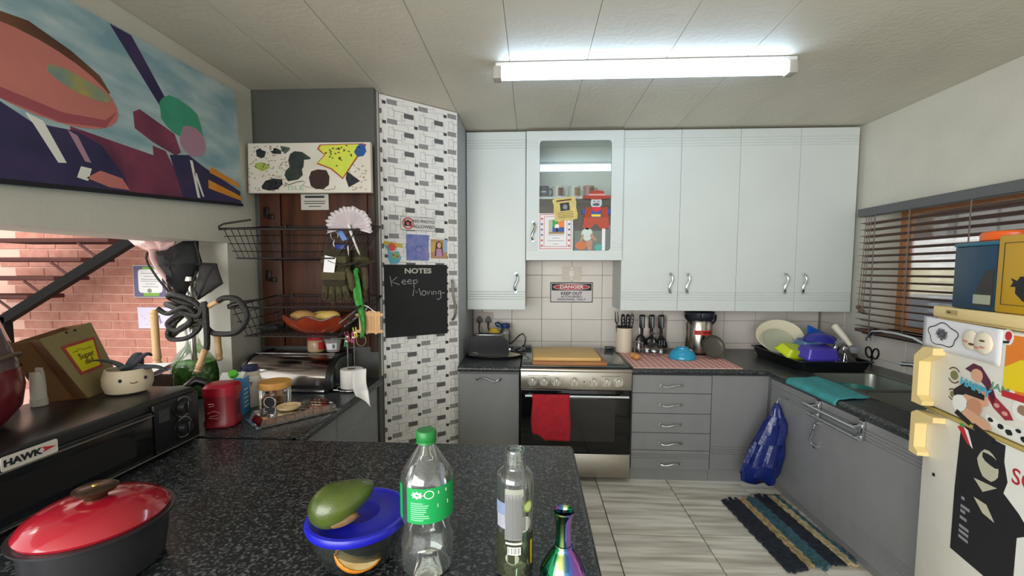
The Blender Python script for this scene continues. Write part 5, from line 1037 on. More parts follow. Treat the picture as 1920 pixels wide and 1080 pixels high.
# ------------------------------------------------------------------ alcove worktop things
t = T('bread_bin', 'steel roll-top bread bin with black ends in the alcove', 'bin', (-1.24, 2.2, TZ+.001))
pr = [(.13, .004), (.13, .165)]+[(-.02-.13*sin(a), .035+.13*cos(a)) for a in [R90*k/10 for k in range(0, 11)]]+[(-.15, .004)]
def yz(x): return Matrix(((0, 0, 1, 0), (1, 0, 0, 0), (0, 1, 0, 0), (0, 0, 0, 1)))
P('roll_top', MB().prism(pr, -.225, .205, M=yz(0)), mat('bin_steel', '#b5aca4', .16, 1), t, ang=30)
P('end_cap', MB().prism([(y*1.03, z*1.03) for y, z in pr], -.245, -.2255, M=yz(0)), BLACK, t); P('end_cap', MB().prism([(y*1.03, z*1.03) for y, z in pr], .2055, .225, M=yz(0)), BLACK, t)
b = MB()
P('end_disc', MB().prism([(y*.88, .012+z*.86) for y, z in pr], .2255, .232, M=yz(0)), mat('bin_steel_end', '#8e9492', .25, 1), t); P('base_rail', MB().box(-.225, .205, -.162, -.1525, .004, .014, bev=.002), CHROME, t); P('top_rail', MB().tube([(-.225, -.03, .1725), (.205, -.03, .1725)], .005, 8), CHROME, t); P('front_slot', MB().box(-.215, .195, -.1535, -.1505, .018, .036), BLACKM, t)
BZ = TZ+.001+.1715
t = T('spread_jar', 'squat jar with bright red lid on the bread bin', 'jar', (-1.175, 2.245, BZ+.001)); P('jar', MB().lathe([(.040, 0), (.044, .006), (.046, .03), (.044, .06), (.040, .066), (.001, .066)], 26), mat('peanut_brown', '#a9855f', .25, col2='#c4a784', vscale=8), t); P('lid', MB().lathe([(.046, .066), (.047, .070), (.047, .098), (.043, .102), (.001, .102)], 26), mat('jar_lid_red', '#b5202a', .35), t, label='red lid'); P('label', MB().lathe_open([(.0472, .014), (.0472, .055)], 8, a0=-.9, a1=.5), RED, t)
t = T('plastic_tub', 'clear plastic tub with white label on the bread bin beside the red-lidded jar', 'tub', (-1.082, 2.245, BZ+.001)); P('tub', MB().lathe_open([(.001, .001), (.032, .001), (.044, .066), (.049, .068), (.049, .072)], 26), glass('tub_plastic', '#cfc9c6', .8, .45), t); P('lid', MB().lathe([(.048, .0725), (.046, .078), (.001, .078)], 26), glass('tub_lid', '#9c9792', .8, .4), t); P('label', MB().lathe_open([(.0372, .016), (.0425, .05)], 10, a0=-R90-.5, a1=-R90+.9), PAPER, t)
b = MB()
for k in range(6):
    a = -R90+.35+.055*k; b.add([(.0395*cos(a), .0395*sin(a), .022), (.0395*cos(a+.03), .0395*sin(a+.03), .022), (.0428*cos(a+.03), .0428*sin(a+.03), .045), (.0428*cos(a), .0428*sin(a), .045)], [(0, 1, 2, 3)])
P('barcode', b, INK, t, smooth=False)
t = T('roll_holder', 'wire kitchen roll stand with coloured pegs clipped on top', 'holder', (-.935, 2.13, TZ+.001))
P('base_ring', MB().tube([(.075*cos(a), .07*sin(a), .006) for a in [2*pi*k/28 for k in range(28)]], .004, 8, closed=True).tube([(-.068, -.06, .010), (-.04, -.058, .008)], .004, 8), CHROME, t)
P('base_wire', MB().tube([(-.075, 0, .006), (.075, 0, .006)], .003, 6), CHROME, t); P('upright', MB().tube([(-.016, 0, .006), (-.016, 0, .255)], .003, 8), CHROME, t); P('upright', MB().tube([(.018, 0, .006), (.018, 0, .265)], .003, 8), CHROME, t); P('top_bar', MB().tube([(-.10, -.01, .262), (.018, 0, .265)], .003, 8), CHROME, t)
for dx, z, rz, hx, lab in ((-.022, .225, .2, '#2f7a4a', 'green peg on the wire stand'), (.0, .25, -.3, '#a8304f', 'dark red peg on the wire stand'), (.016, .245, .15, '#b0406a', 'pink peg on the wire stand'), (.036, .27, -.15, '#d4c32c', 'yellow peg on the wire stand')):
    t = T('clothes_peg', lab, 'peg', (-.935+dx, 2.118, TZ+z), (0, rz, .3))
    for s in (-1, 1): P('peg_half', MB().hexa([(s*.001, -.005, 0), (s*.007, -.005, 0), (s*.007, .005, 0), (s*.001, .005, 0)], [(s*.004, -.005, .055), (s*.010, -.005, .055), (s*.010, .005, .055), (s*.004, .005, .055)]), mat('peg'+hx, hx, .4), t)
    P('spring', MB().cyl((0, -.007, .028), (0, .007, .028), .0045, n=10), STEEL, t)
t = T('toilet_roll', 'white toilet roll on the wire stand with one sheet trailing over the worktop', 'roll', (-.932, 2.13, TZ+.012))
P('roll', MB().lathe([(.021, 0), (.056, 0), (.0565, .004), (.0565, .091), (.055, .095), (.021, .095), (.021, .0)], 32), mat('tissue_white', '#e6e2df', .95, bump=.2, bscale=90), t); P('core', MB().lathe_open([(.0205, .001), (.0205, .0945)], 20), mat('cardboard_core', '#6b5a4c', .9), t)
def tail(u, v):
    a = -R90+.75*(1-v*3) if v < .33 else -R90+.75*0
    if v < .3: q = v/.3; return (.058*cos(-.5-.55*q)+.0*u, .058*sin(-.5-.55*q)-.0, .090*(1-u)+.004-.0*q)
    q = (v-.3)/.7; p0 = Vector((.058*cos(-1.05), .058*sin(-1.05), .094-.09*u)); 
    return (p0.x+(.10+.03*(1-u))*q, p0.y-.055*q-.06*q*q, p0.z-(.11-.03*u)*q*q+.004*sin(q*8)+.012*q*(u))
P('loose_sheet', MB().grid(lambda u, v: (.03+.055*u+.035*v+.035*v*v, -.052-.135*v+.02*sin(u*3)+.03*u, .090*(1-v)**1.6+.006-.095*max(0, v-.80)*3.0*(1 if v > .80 else 0)*u+.004*sin(v*9+u*2)), 8, 20), mat('tissue_sheet', '#eceae8', .95), t, solid=.0012)
t = T('storage_jar', 'glass storage jar with round wooden lid and oval label in the alcove', 'jar', (-1.135, 1.80, TZ+.001))
P('glass', MB().lathe_open([(.001, .002), (.060, .002), (.064, .008), (.064, .098)], 32), CLEAR, t); P('lid', MB().lathe([(.066, .099), (.068, .104), (.067, .122), (.063, .126), (.001, .126)], 32), mat('jar_wood', '#c0873f', .45, col2='#d09c56', vscale=6, stretch=(1, 6, 1)), t, label='round wooden lid')
P('label', MB().prism(blob(.0, .05, .027, .025, 20, 0), 0, .001, M=Matrix.Rotation(-.05, 4, 'Z') @ Matrix(((1, 0, 0, .016), (0, 0, -1, -.0655), (0, 1, 0, 0), (0, 0, 0, 1)))), INK, t); P('label_ring', MB().tube([(.016+.025*cos(a), -.0672, .05+.023*sin(a)) for a in [2*pi*k/20 for k in range(20)]], .0012, 5, closed=True), PAPER, t)
for k, (x, y, z, m_) in enumerate(((-.03, -.02, .035, ORANGEP), (-.02, .01, .06, mat('rusk_brown', '#8a5a34', .8)), (.02, .0, .03, mat('rusk_brown')), (-.035, .015, .02, mat('rusk_brown')), (.01, .02, .065, mat('rusk_pale', '#a87c58', .8)))): P('rusk', MB().box(x-.014, x+.014, y-.01, y+.01, z-.018, z+.026, bev=.006), m_, t)
t = T('salt_bottle', 'white salt bottle with navy cap behind the blue carton', 'bottle', (-1.275, 1.845, TZ+.001))
P('bottle', MB().lathe([(.040, 0), (.042, .006), (.042, .12), (.038, .135), (.034, .140), (.036, .146), (.036, .158), (.001, .160)], 28), mat('salt_white', '#ddd6cc', .4), t); P('cap', MB().lathe([(.030, .160), (.031, .164), (.030, .184), (.001, .187)], 24), mat('cap_navy', '#22284f', .35), t, label='navy blue cap')
for i, ch in enumerate('SALT'):
    a = -R90-.35+.32*i; o = TXT('lettering', ch, .024, t, 0, 0, 0, INK, .95, .0006); o.location = (.0424*cos(a), .0424*sin(a), .105); o.rotation_euler = (R90, 0, a+R90)
P('printed_line', MB().lathe_open([(.0425, .125), (.0425, .131)], 8, a0=-R90-.2, a1=-R90+.5), RED, t); P('printed_line', MB().lathe_open([(.0425, .03), (.0425, .06)], 8, a0=-R90+.2, a1=-R90+.5), mat('salt_print', '#b98f86', .6), t)
t = T('drink_carton', 'blue and white drink carton with lime green cap behind the red jar', 'carton', (-1.265, 1.735, TZ+.001), .25)
P('carton', MB().box(-.05, .038, -.034, .034, 0, .155).hexa([(-.05, -.034, .155), (.038, -.034, .155), (.038, .034, .155), (-.05, .034, .155)], [(-.05, -.004, .178), (.038, -.004, .178), (.038, .004, .178), (-.05, .004, .178)]), mat('carton_white', '#d9d9d6', .5), t, smooth=False)
P('blue_panel', MB().box(.0382, .0392, -.0335, .0335, .0, .155).box(.004, .038, -.0352, -.0342, .0, .16), mat('carton_blue', '#2f8fd0', .45), t, smooth=False); P('cap', MB().cyl((.0, -.018, .168), (.0, -.030, .182), .017, n=16), mat('cap_lime', '#4fae2c', .4), t, label='lime green cap'); P('red_print', MB().box(-.045, -.01, -.0352, -.0342, .135, .145), RED, t)
b = MB()
for k in range(5): b.box(.0393, .0397, -.025, .02-.006*(k % 2), .03+.018*k, .036+.018*k)
P('printed_lines', b, WHITEP, t, smooth=False)
t = T('red_jar', 'dark red round-cornered coffee tin with red screw lid beside the oven', 'jar', (-1.228, 1.605, TZ+.001), .3)
RJ = mat('jar_red', '#8a1428', .35); b = MB(); rloft(b, [(-.052, .052, -.05, .05, .03, .0), (-.057, .057, -.055, .055, .033, .006), (-.057, .057, -.055, .055, .033, .022), (-.054, .054, -.052, .052, .031, .03), (-.054, .054, -.052, .052, .031, .125)]); P('tin', b, RJ, t)
b = MB(); rloft(b, [(-.058, .058, -.056, .056, .034, .125), (-.058, .058, -.056, .056, .034, .158), (-.050, .050, -.048, .048, .03, .166), (-.03, .03, -.03, .03, .02, .168)]); P('lid', b, mat('jar_lid_deep_red', '#a3152c', .35), t)
P('printed_lettering', MB().tube([(-.030, -.0526, .098), (-.012, -.0526, .098), (-.012, -.0526, .09), (-.028, -.0526, .088)], .0022, 5, flat=.5), WHITEP, t); P('printed_swirl', MB().tube([(-.034, -.0526, .062), (-.015, -.0526, .07), (.008, -.0526, .062), (-.005, -.0526, .052), (-.026, -.0526, .05), (-.03, -.0526, .043), (.0, -.0526, .040)], .0025, 5, flat=.5), mat('print_pale_pink', '#d9a9a8', .6), t); P('printed_frame', MB().tube([(-.036, -.0526, .022), (.02, -.0526, .02), (.02, -.0526, .036)], .0014, 5, flat=.5), mat('print_pale_pink'), t)
P('back_panel', MB().box(.0545, .0552, -.028, .02, .04, .10), mat('jar_panel', '#5c0d1c', .5), t)
t = T('snack_packet', 'flat clear wrapped packet of brown slices in the alcove', 'packet', (-1.005, 1.725, TZ+.001), .85)
b = MB(); rs = random.Random(2)
for k in range(7): P('slice', MB().box(-.125+.036*k, -.093+.036*k, -.062, .062, .003, .020+.006*rs.random(), bev=.005), mat('snack_brown', '#5a3222', .6, col2='#7a4a30', vscale=20, bump=.4, bscale=90), t)
P('film', MB().grid(lambda u, v: (-.165+.33*u, -.082+.164*v, (.002 if min(u, 1-u, v, 1-v) < .06 else .0315)+.003*abs(sin(u*23+v*9))), 26, 14), glass('film_clear', '#f4f2f0', 1.5), t, ang=20)
t = T('biscuit_tub', 'round cream plastic lid tub lying on the brown snack packet', 'tub', (-1.015, 1.70, TZ+.036)); P('tub', MB().lathe([(.036, 0), (.042, .004), (.046, .012), (.046, .015), (.041, .015), (.038, .012), (.001, .013)], 30), mat('tub_cream', '#d2b98d', .5), t); P('embossed_ring', MB().tube([(.02*cos(a), .02*sin(a), .0135) for a in [2*pi*k/24 for k in range(24)]], .0016, 6, closed=True), mat('tub_cream'), t)
# ------------------------------------------------------------------ table oven and what stands on it
mz0, mz1 = TZ+.001, .932
t = T('table_oven', 'black table-top oven with HAWK sticker on the left of the peninsula', 'oven', (-1.39, 1.08, mz0))
P('casing', MB().box(-1.58, -1.212, .70, 1.452, mz0+.014, mz1, bev=.008), mat('oven_black', '#141314', .3), t, w=True)
for x in (-1.54, -1.25):
    for y in (.76, 1.40): P('foot', MB().cyl((x, y, mz0), (x, y, mz0+.016), .016, n=12), BLACK, t, w=True)
od = P('door', MB().box(-1.2115, -1.197, .72, 1.262, mz0+.022, mz1-.030, bev=.004), mat('oven_door_black', '#0d0d0f', .15), t, w=True); P('window', MB().box(-1.1968, -1.1955, .78, 1.20, mz0+.05, mz1-.065), mat('oven_pane', '#1b1718', .1), od, w=True); P('trim_strip', MB().box(-1.1968, -1.194, .72, 1.262, mz1-.044, mz1-.040), STEEL, od, w=True); P('lower_trim', MB().box(-1.1968, -1.193, .72, 1.45, mz0+.020, mz0+.024), STEEL, od, w=True)
cpn = P('control_panel', MB().box(-1.2115, -1.199, 1.268, 1.448, mz0+.022, mz1-.014, bev=.003), BLACK, t, w=True)
for z in (.882, .812): P('knob', MB().cyl((-1.199, 1.375, z), (-1.194, 1.375, z), .036, n=24).cyl((-1.194, 1.375, z), (-1.175, 1.375, z), .024, .021, n=20).box(-1.176, -1.170, 1.371, 1.379, z-.02, z+.02, bev=.002), mat('knob_black', '#1c1c1f', .25), cpn, w=True)
for z in (.882, .812): P('dial_ring', MB().tube([(-1.194, 1.375+.034*cos(a), z+.034*sin(a)) for a in [-2.2+4.4*k/20 for k in range(21)]], .0012, 5), GREYP, cpn, w=True)
P('panel_label', MB().box(-1.1989, -1.198, 1.285, 1.325, .855, .895), mat('label_dark_grey', '#3c3d40', .5), cpn, w=True)
hk = P('badge', MB().prism(rrect(-.058, .058, -.017, .017, .005), 0, .0012, 0, M=Matrix.Translation((-1.1966, .934, .9085)) @ Euler((R90, 0, R90)).to_matrix().to_4x4()), mat('badge_white', '#d9d4cc', .5), t, w=True, smooth=False)
o = TXT('lettering', 'HAWK', .021, hk, 0, 0, 0, INK, 1.15, .0011); o.matrix_local = LM[t].inverted() @ Matrix.Translation((-1.1953, .918, .9085)) @ Euler((R90, 0, R90)).to_matrix().to_4x4()
P('red_arrow', MB().prism([(0, .008), (.030, .0), (.0, -.006), (.006, .0)], 0, .0006, M=Matrix.Translation((-1.1953, .957, .9095)) @ Euler((R90, 0, R90)).to_matrix().to_4x4()), RED, hk, w=True, smooth=False)
t = T('planter', 'cream round planter with smiling face on the table-top oven', 'planter', (-1.382, 1.372, mz1+.001))
P('pot', MB().lathe([(.048, 0), (.060, .006), (.068, .03), (.068, .055), (.063, .072), (.060, .082), (.055, .082), (.056, .070), (.001, .066)], 34), mat('planter_cream', '#d8c9ae', .5), t)
for a in (-.98, .02): P('eye', MB().ell((.0675*cos(a-.1), .0675*sin(a-.1), .052), (.005, .005, .006)), INK, t)
P('smile', MB().tube([(.0688*cos(a), .0688*sin(a), .045-.005*cos((a+.58)*9)) for a in [-.72+.28*k/8 for k in range(9)]], .0014, 6), BROWNP, t); P('soil', MB().lathe([(.055, .0665), (.001, .071)], 24), mat('soil', '#3b2a20', .95), t)
LF = mat('succulent_green', '#46584a', .6, col2='#4a3f63', vscale=9, bump=.3, bscale=120)
for a, l, h_, dr in ((1.9, .085, .080, .045), (3.6, .09, .03, -.01), (.2, .12, .02, .01), (1.2, .07, .05, 0), (5.0, .06, .02, 0)):
    pts = []; rr = []
    for k in range(10):
        q = k/9; pts.append((l*q*cos(a)+.015*sin(3*q), l*q*sin(a), .072+h_*sin(q*pi*.72)-dr*q*q*2)); rr.append(.017*(1-q)**.6*(1-.2*q)+.003)
    P('leaf', MB().tube(pts, rr, 8, flat=.55), LF, t)
t = T('gift_bag', 'kraft paper gift bag with yellow super dad badge lying on the oven', 'bag', (-1.50, 1.33, mz1+.001))
p4, p3, p2, p1 = Vector((-1.440, 1.290, mz1+.002)), Vector((-1.485, 1.452, mz1+.002)), None, Vector((-1.478, 1.196, 1.140)); p2 = p1+(p3-p4)*1.40+(p1-p4)*.121
bk = Vector((-.085, -.055, 0)); th = (p3-p4).cross(p1-p4).normalized()
if th.x < 0: th = -th
KR = mat('kraft_front', '#8f8158', .8, var=.06, vscale=14, bump=.2, bscale=60); KB = mat('kraft_side', '#7d5938', .8, var=.08, vscale=10, bump=.2, bscale=60)
P('front_panel', MB().hexa([p4, p3, p3-th*.002, p4-th*.002], [p1, p2, p2-th*.002, p1-th*.002]), KR, t, w=True, smooth=False)
q4 = p4+bk; q1 = p1+bk*.7+Vector((0, 0, -.012)); q3 = p3+bk; q2 = p2+bk*.7+Vector((0, 0, -.012))
md = (p4+q4)/2+(p3-p4)*.16; mt = (p1+q1)/2+(p3-p4)*.16
b = MB().add([p4, md, mt, p1], [(0, 1, 2, 3)]).add([md, q4, q1, mt], [(0, 1, 2, 3)]).add([p3, q3, q2, p2], [(0, 1, 2, 3)]); P('gusset', b, KB, t, w=True, smooth=False, solid=.0015)
P('back_panel', MB().add([q4, q3, q2, q1], [(0, 1, 2, 3)]), KB, t, w=True, smooth=False, solid=.0015); P('base_panel', MB().add([p4, p3, q3, q4], [(0, 1, 2, 3)]), KB, t, w=True, smooth=False)
ux = ((p3-p4)+(p2-p1)).normalized(); uy = th.cross(ux).normalized()
if uy.z < 0: uy = -uy
fm = Matrix(((ux.x, uy.x, th.x, 0), (ux.y, uy.y, th.y, 0), (ux.z, uy.z, th.z, 0), (0, 0, 0, 1))); ct = (p1+p2+p3+p4)/4+(p2-p3)*.09+(p3-p4)*.02+th*.0012
fm = Matrix.Translation(ct) @ fm
bd = P('badge', MB().prism([(-.052, -.056), (.050, -.056), (.074, .050), (-.074, .050)], 0, .0008, 0, M=fm).prism([(-.043, -.047), (.041, -.047), (.062, .041), (-.062, .041)], .0008, .0014, 1, M=fm), [mat('badge_red', '#a8433c', .6), mat('badge_yellow', '#d8cf14', .6)], t, w=True, smooth=False)
for tx, yy, sz in (('Super', .000, .027), ('dad', -.021, .025)):
    o = TXT('lettering', tx, sz, bd, 0, 0, 0, mat('ink_brown', '#55431c', .7), 1.1, .0003); o.matrix_local = LM[t].inverted() @ fm @ Matrix.Translation((.004, yy, .0018))
P('signature', MB().tube([(-.045+.0085*k, .019+(.007 if k in (3, 4) else .003*(k % 2)), .0018) for k in range(11)], .0009, 5, M=fm), mat('ink_brown'), bd, w=True)
for s in (-.018, .018): P('cord_hole', MB().cyl(fm @ Vector((s-.01, .088, .0005)), fm @ Vector((s-.01, .088, .0015)), .004, n=10), INK, t, w=True)
t = T('cream_tube', 'white squeeze tube standing beside the gift bag on the oven', 'tube', (-1.515, 1.215, mz1+.001)); P('tube', MB().tube([(0, 0, .022), (0, 0, .06), (0, 0, .105)], [.020, .020, .018], 16, flat=.8).box(-.019, .019, -.003, .003, .10, .118, bev=.002), mat('tube_white', '#d5d0c6', .4), t); P('cap', MB().cyl((0, 0, 0), (0, 0, .022), .020, n=18), mat('cap_white', '#c9c4ba', .5), t)
O('cream_box', MB().box(-1.58, -1.545, 1.135, 1.19, mz1+.001, mz1+.13, bev=.003), mat('box_cream', '#d1c7b4', .6), 'cream carton half hidden behind the large jar on the oven', 'box')
t = T('large_jar', 'tall smoky glass jar with red contents at the left edge of the photo', 'jar', (-1.478, .955, mz1+.001))
P('glass', MB().lathe([(.080, 0), (.118, .01), (.150, .055), (.158, .11), (.150, .18), (.128, .26), (.108, .33), (.098, .375), (.104, .385), (.001, .387)], 40), mat('jar_smoky', '#5b4648', .12, col2='#6d5f63', vscale=3, coat=.5), t); P('red_band', MB().lathe_open([(.1205, .010), (.1515, .055), (.1595, .11), (.1545, .16)], 40), mat('jar_red_band', '#6e1f2b', .2), t); P('ribbon', MB().tube([(.152*cos(a), .152*sin(a), .185+.01*sin(3*a)) for a in [2*pi*k/40 for k in range(40)]], .006, 8, closed=True), mat('ribbon_brown', '#5d4a3c', .7), t)
# black kettle behind the red jar
t = T('kettle', 'black jug kettle with white sticker between the oven and the red tin', 'kettle', (-1.372, 1.548, TZ+.001))
P('body', MB().lathe([(.062, 0), (.066, .006), (.058, .12), (.050, .15), (.045, .158), (.001, .165)], 28), BLACK, t); P('handle', MB().tube([(.02, .03, .155), (.045, .05, .178), (.075, .06, .165), (.088, .06, .12), (.082, .055, .07)], [.016, .019, .019, .017, .013], 12), BLACK, t); P('sticker', MB().lathe_open([(.0605, .09), (.056, .135)], 8, a0=-.9, a1=-.1), WHITEP, t)
# papers in a carton behind the planter
t = T('paper_box', 'low carton of loose papers in the pass-through behind the planter', 'box', (-1.72, 1.70, TZ+.001)); P('carton', MB().box(-.12, .12, -.10, .10, 0, .15, bev=.004), mat('carton_brown', '#4d3b33', .8), t)
for k in range(4): P('paper_sheet', MB().hexa([(-.13+.01*k, -.09, .152+.006*k), (.12, -.08+.01*k, .152+.006*k), (.12, .1, .175+.008*k), (-.13, .1, .165+.008*k)], [(-.13+.01*k, -.09, .154+.006*k), (.12, -.08+.01*k, .154+.006*k), (.12, .1, .177+.008*k), (-.13, .1, .167+.008*k)]), [PAPER, mat('paper_lilac', '#a9a4b8', .8), PINKP, PAPER][k], t, smooth=False)
# ------------------------------------------------------------------ water pipe with draped mesh cloth in the pass-through
t = T('water_pipe', 'glass water pipe with green filling and black hoses in the pass-through', 'pipe', (-1.655, 1.985, TZ+.001))
P('glass_base', MB().lathe_open([(.001, .002), (.085, .002), (.10, .03), (.105, .10), (.095, .16), (.065, .21), (.034, .245), (.026, .28), (.034, .32), (.026, .34)], 32), CLEAR, t)
P('green_filling', MB().lathe([(.080, .006), (.097, .03), (.101, .10), (.094, .150), (.085, .165), (.06, .158), (.001, .165)], 32), mat('moss_green', '#2f6a1c', .8, col2='#5f9a3c', vscale=40, bump=.8, bscale=70), t)
P('stem', MB().lathe([(.014, .17), (.014, .33), (.03, .345), (.03, .36), (.016, .37), (.022, .40), (.036, .43), (.028, .46), (.012, .47), (.012, .54), (.03, .56), (.03, .58), (.001, .58)], 20), mat('pipe_metal', '#b9b3ac', .2, 1), t)
HS = mat('hose_black', '#211e1b', .5, bump=.5, bscale=120)
def hose(pts, r=.013):
    P_ = [Vector(p) for p in pts]; out = []
    for i in range(len(P_)-1):
        a, b_, c_, d_ = P_[max(i-1, 0)], P_[i], P_[i+1], P_[min(i+2, len(P_)-1)]
        for k in range(6):
            s = k/6; out.append(.5*((2*b_)+(c_-a)*s+(2*a-5*b_+4*c_-d_)*s*s+(3*b_-a-3*c_+d_)*s**3))
    out.append(P_[-1]); P('hose', MB().tube(out, r, 9), HS, t)
hose([(.03, -.02, .44), (-.06, -.05, .48), (-.02, -.08, .50), (.08, -.07, .46), (.10, -.05, .37), (.02, -.07, .35), (-.06, -.06, .30), (-.02, -.05, .40), (.06, -.06, .42), (.13, -.06, .33), (.20, -.08, .315), (.30, -.10, .33), (.345, -.10, .40), (.31, -.10, .475), (.24, -.09, .485), (.20, -.08, .47)])
hose([(-.03, -.02, .44), (-.09, -.04, .45), (.0, -.08, .43), (.06, -.08, .38), (.0, -.09, .33), (-.06, -.07, .36), (.02, -.08, .41), (.10, -.08, .40), (.13, -.08, .46), (.135, -.08, .36), (.135, -.08, .28), (.13, -.08, .24)])
hose([(.0, -.05, .40), (-.05, -.08, .33), (-.03, -.09, .29), (.05, -.08, .30), (.09, -.06, .36), (.05, -.09, .44), (-.04, -.09, .41), (-.08, -.10, .435)], .011)
def turned(p, q, r):
    b = MB(); P0, P1 = Vector(p), Vector(q); L_ = [(0, .6), (.04, 1.0), (.08, .75), (.10, 1.05), (.13, .9), (.55, .85), (.72, 1.0), (.76, .75), (.79, 1.05), (.84, .8), (.94, 1.0), (1, .5)]
    b.tube([P0+(P1-P0)*s for s, _ in L_], [r*k for _, k in L_], 12); P('wooden_handle', b, WOODL, t, label='turned pale wooden hose handle')
turned((-.085, -.115, .43), (-.080, -.115, .12), .018); turned((.128, -.085, .245), (.095, -.10, .135), .0155); turned((.20, -.08, .47), (.135, -.07, .44), .012); turned((.085, .05, .30), (.09, .05, .16), .017)
# mesh cloth draped over the pipe top
t = T('mesh_cloth', 'black mesh garment with pale pink lining draped over the water pipe', 'cloth', (-1.66, 1.99, 1.20))
def cw(cx, cy, dy=0): return (-1.988+.000672*cx, 2.0+dy, 1.545-.000667*cy)
MESH = mat('mesh_black', '#121214', .75, alpha=.93); MESH2 = mat('mesh_sheer', '#2b262a', .75, alpha=.72); SHE = mat('lining_pink', '#d8b3ae', .8, var=.06, vscale=10)
def panel(nm, pts, m_, bulge=.03, d0=0):
    c_ = Vector((sum(p[0] for p in pts)/len(pts), 0, sum(p[1] for p in pts)/len(pts))); rings = 5; V = []; F = []; n = len(pts)
    V.append(cw(c_.x, c_.z, d0-bulge))
    for r in range(1, rings+1):
        q = r/rings
        for i, p in enumerate(pts): V.append(cw(c_.x+(p[0]-c_.x)*q, c_.z+(p[1]-c_.z)*q, d0-bulge*(1-q*q)+.008*sin(i*2.3+r)))
    for i in range(n): F.append((0, 1+i, 1+(i+1) % n))
    for r in range(rings-1):
        for i in range(n): a = 1+r*n+i; b2 = 1+r*n+(i+1) % n; F.append((a, b2, b2+n, a+n))
    P(nm, MB().add(V, F), m_, t, w=True, solid=.004)
panel('pink_lobe', [(45, 75), (140, 75), (245, 80), (280, 150), (225, 172), (150, 145), (90, 115)], SHE, .03, -.005); panel('pink_lobe', [(235, 80), (300, 78), (400, 85), (385, 125), (330, 152), (270, 160)], SHE, .03, -.005)
P('pink_lining', MB().tube([cw(x, y, -.02) for x, y in ((245, 150), (250, 215), (285, 290), (335, 360), (385, 440), (410, 500))], [.028, .026, .026, .02, .016, .012], 10, flat=.5), SHE, t, w=True)
panel('mesh_panel', [(270, 165), (330, 152), (380, 128), (470, 90), (570, 86), (585, 160), (602, 245), (545, 330), (475, 470), (440, 500), (410, 400), (330, 320), (290, 250)], MESH, .06, -.02)
panel('mesh_panel', [(300, 280), (340, 330), (420, 410), (445, 500), (400, 505), (340, 420), (290, 365)], MESH2, .03, -.01)
panel('side_panel', [(602, 248), (712, 250), (735, 320), (757, 388), (660, 450), (570, 505), (548, 440), (575, 330)], MESH2, .035, -.03)
def seam(pts): P('seam', MB().tube([cw(x, y, -.035) for x, y in pts], .005, 6), mat('mesh_black_solid', '#0d0d0f', .7), t, w=True)
seam([(215, 168), (203, 210), (215, 255), (280, 355), (340, 430), (400, 502), (440, 505)]); seam([(560, 260), (600, 248), (712, 250), (757, 388), (570, 505)]); seam([(712, 250), (660, 330), (570, 505)]); seam([(575, 300), (530, 400), (570, 470)]); seam([(570, 86), (602, 247)]); seam([(300, 262), (560, 262)])
P('hem_support', MB().cyl(cw(505, 300, -.0), cw(505, 520, -.0), .008, n=8), mat('pipe_metal'), t, w=True)
# ------------------------------------------------------------------ things stuck on the pantry door
def on_pantry(name, lab, cat, u, z, zo=.001): return T(name, lab, cat, PA+PU*u+PN*zo+Vector((0, 0, z)), face_rot(PANG))
t = on_pantry('photo_sign', 'white NO PHOTO ALLOWED sign on the patterned pantry door', 'sign', .229, 1.628)
P('plate', MB().prism(rrect(-.111, .111, -.041, .041, .008), 0, .0018, 0).prism(rrect(-.108, .108, -.038, .038, .007), .0018, .0024, 1), [GREYP, mat('sign_pale', '#d6d3d0', .5)], t, smooth=False)
P('camera_symbol', MB().prism(rrect(-.088, -.042, -.017, .014, .004), .0024, .003).prism(rect(-.074, -.056, .014, .020), .0024, .003), INK, t, smooth=False); P('lens_symbol', MB().prism(blob(-.065, -.002, .009, .009, 14, 0), .003, .0034), PINKP, t, smooth=False)
P('red_circle', MB().tube([(-.065+.032*cos(a), .031*sin(a), .0034) for a in [2*pi*k/30 for k in range(30)]], .0034, 6, closed=True, flat=.4), RED, t); P('red_slash', MB().tube([(-.087, .021, .0036), (-.043, -.021, .0036)], .003, 6, flat=.4), RED, t)
TXT('lettering', 'NO PHOTO', .026, t, .036, .015, .0026, INK, 1.0, .0004); TXT('lettering', 'ALLOWED', .026, t, .036, -.016, .0026, INK, 1.12, .0004)
t = on_pantry('blue_card', 'mottled blue card with a faint ring mark on the pantry door', 'card', .224, 1.487); P('card', MB().prism(rect(-.072, .071, -.078, .077), 0, .004), mat('card_blue', '#5a6fae', .7, col2='#8a84b4', vscale=22), t, smooth=False)
P('ring_mark', MB().tube([(.008+.024*cos(a), -.012+.020*sin(a), .0043) for a in [2*pi*k/24 for k in range(24)]], .0014, 5, closed=True, flat=.4), mat('card_ink', '#3c4370', .8), t)
t = on_pantry('girl_photo', 'small photo of a girl with long dark hair on the pantry door', 'photo', .367, 1.483)
P('print', MB().prism(rect(-.056, .056, -.060, .058), 0, .0015, 0).prism(rect(.030, .056, -.02, .058), .0015, .0018, 1).prism(rect(-.056, -.024, -.02, .04), .0015, .0018, 2), [mat('photo_tan', '#b08a62', .4), mat('photo_blue', '#8fb0cc', .4), mat('photo_ochre', '#c0a05f', .4)], t, smooth=False)
P('figure_print', MB().prism([(-.022, .035), (0, .048), (.02, .035), (.026, -.045), (-.03, -.045)], .0018, .0022, 0).prism(blob(0, .022, .014, .018, 14, 0), .0022, .0026, 1).prism([(-.018, -.0), (.016, -.0), (.022, -.05), (-.022, -.05)], .0022, .0025, 2), [mat('hair_print', '#4a2e28', .5), SKIN, mat('pink_dress_print', '#b58aa8', .5)], t, smooth=False)
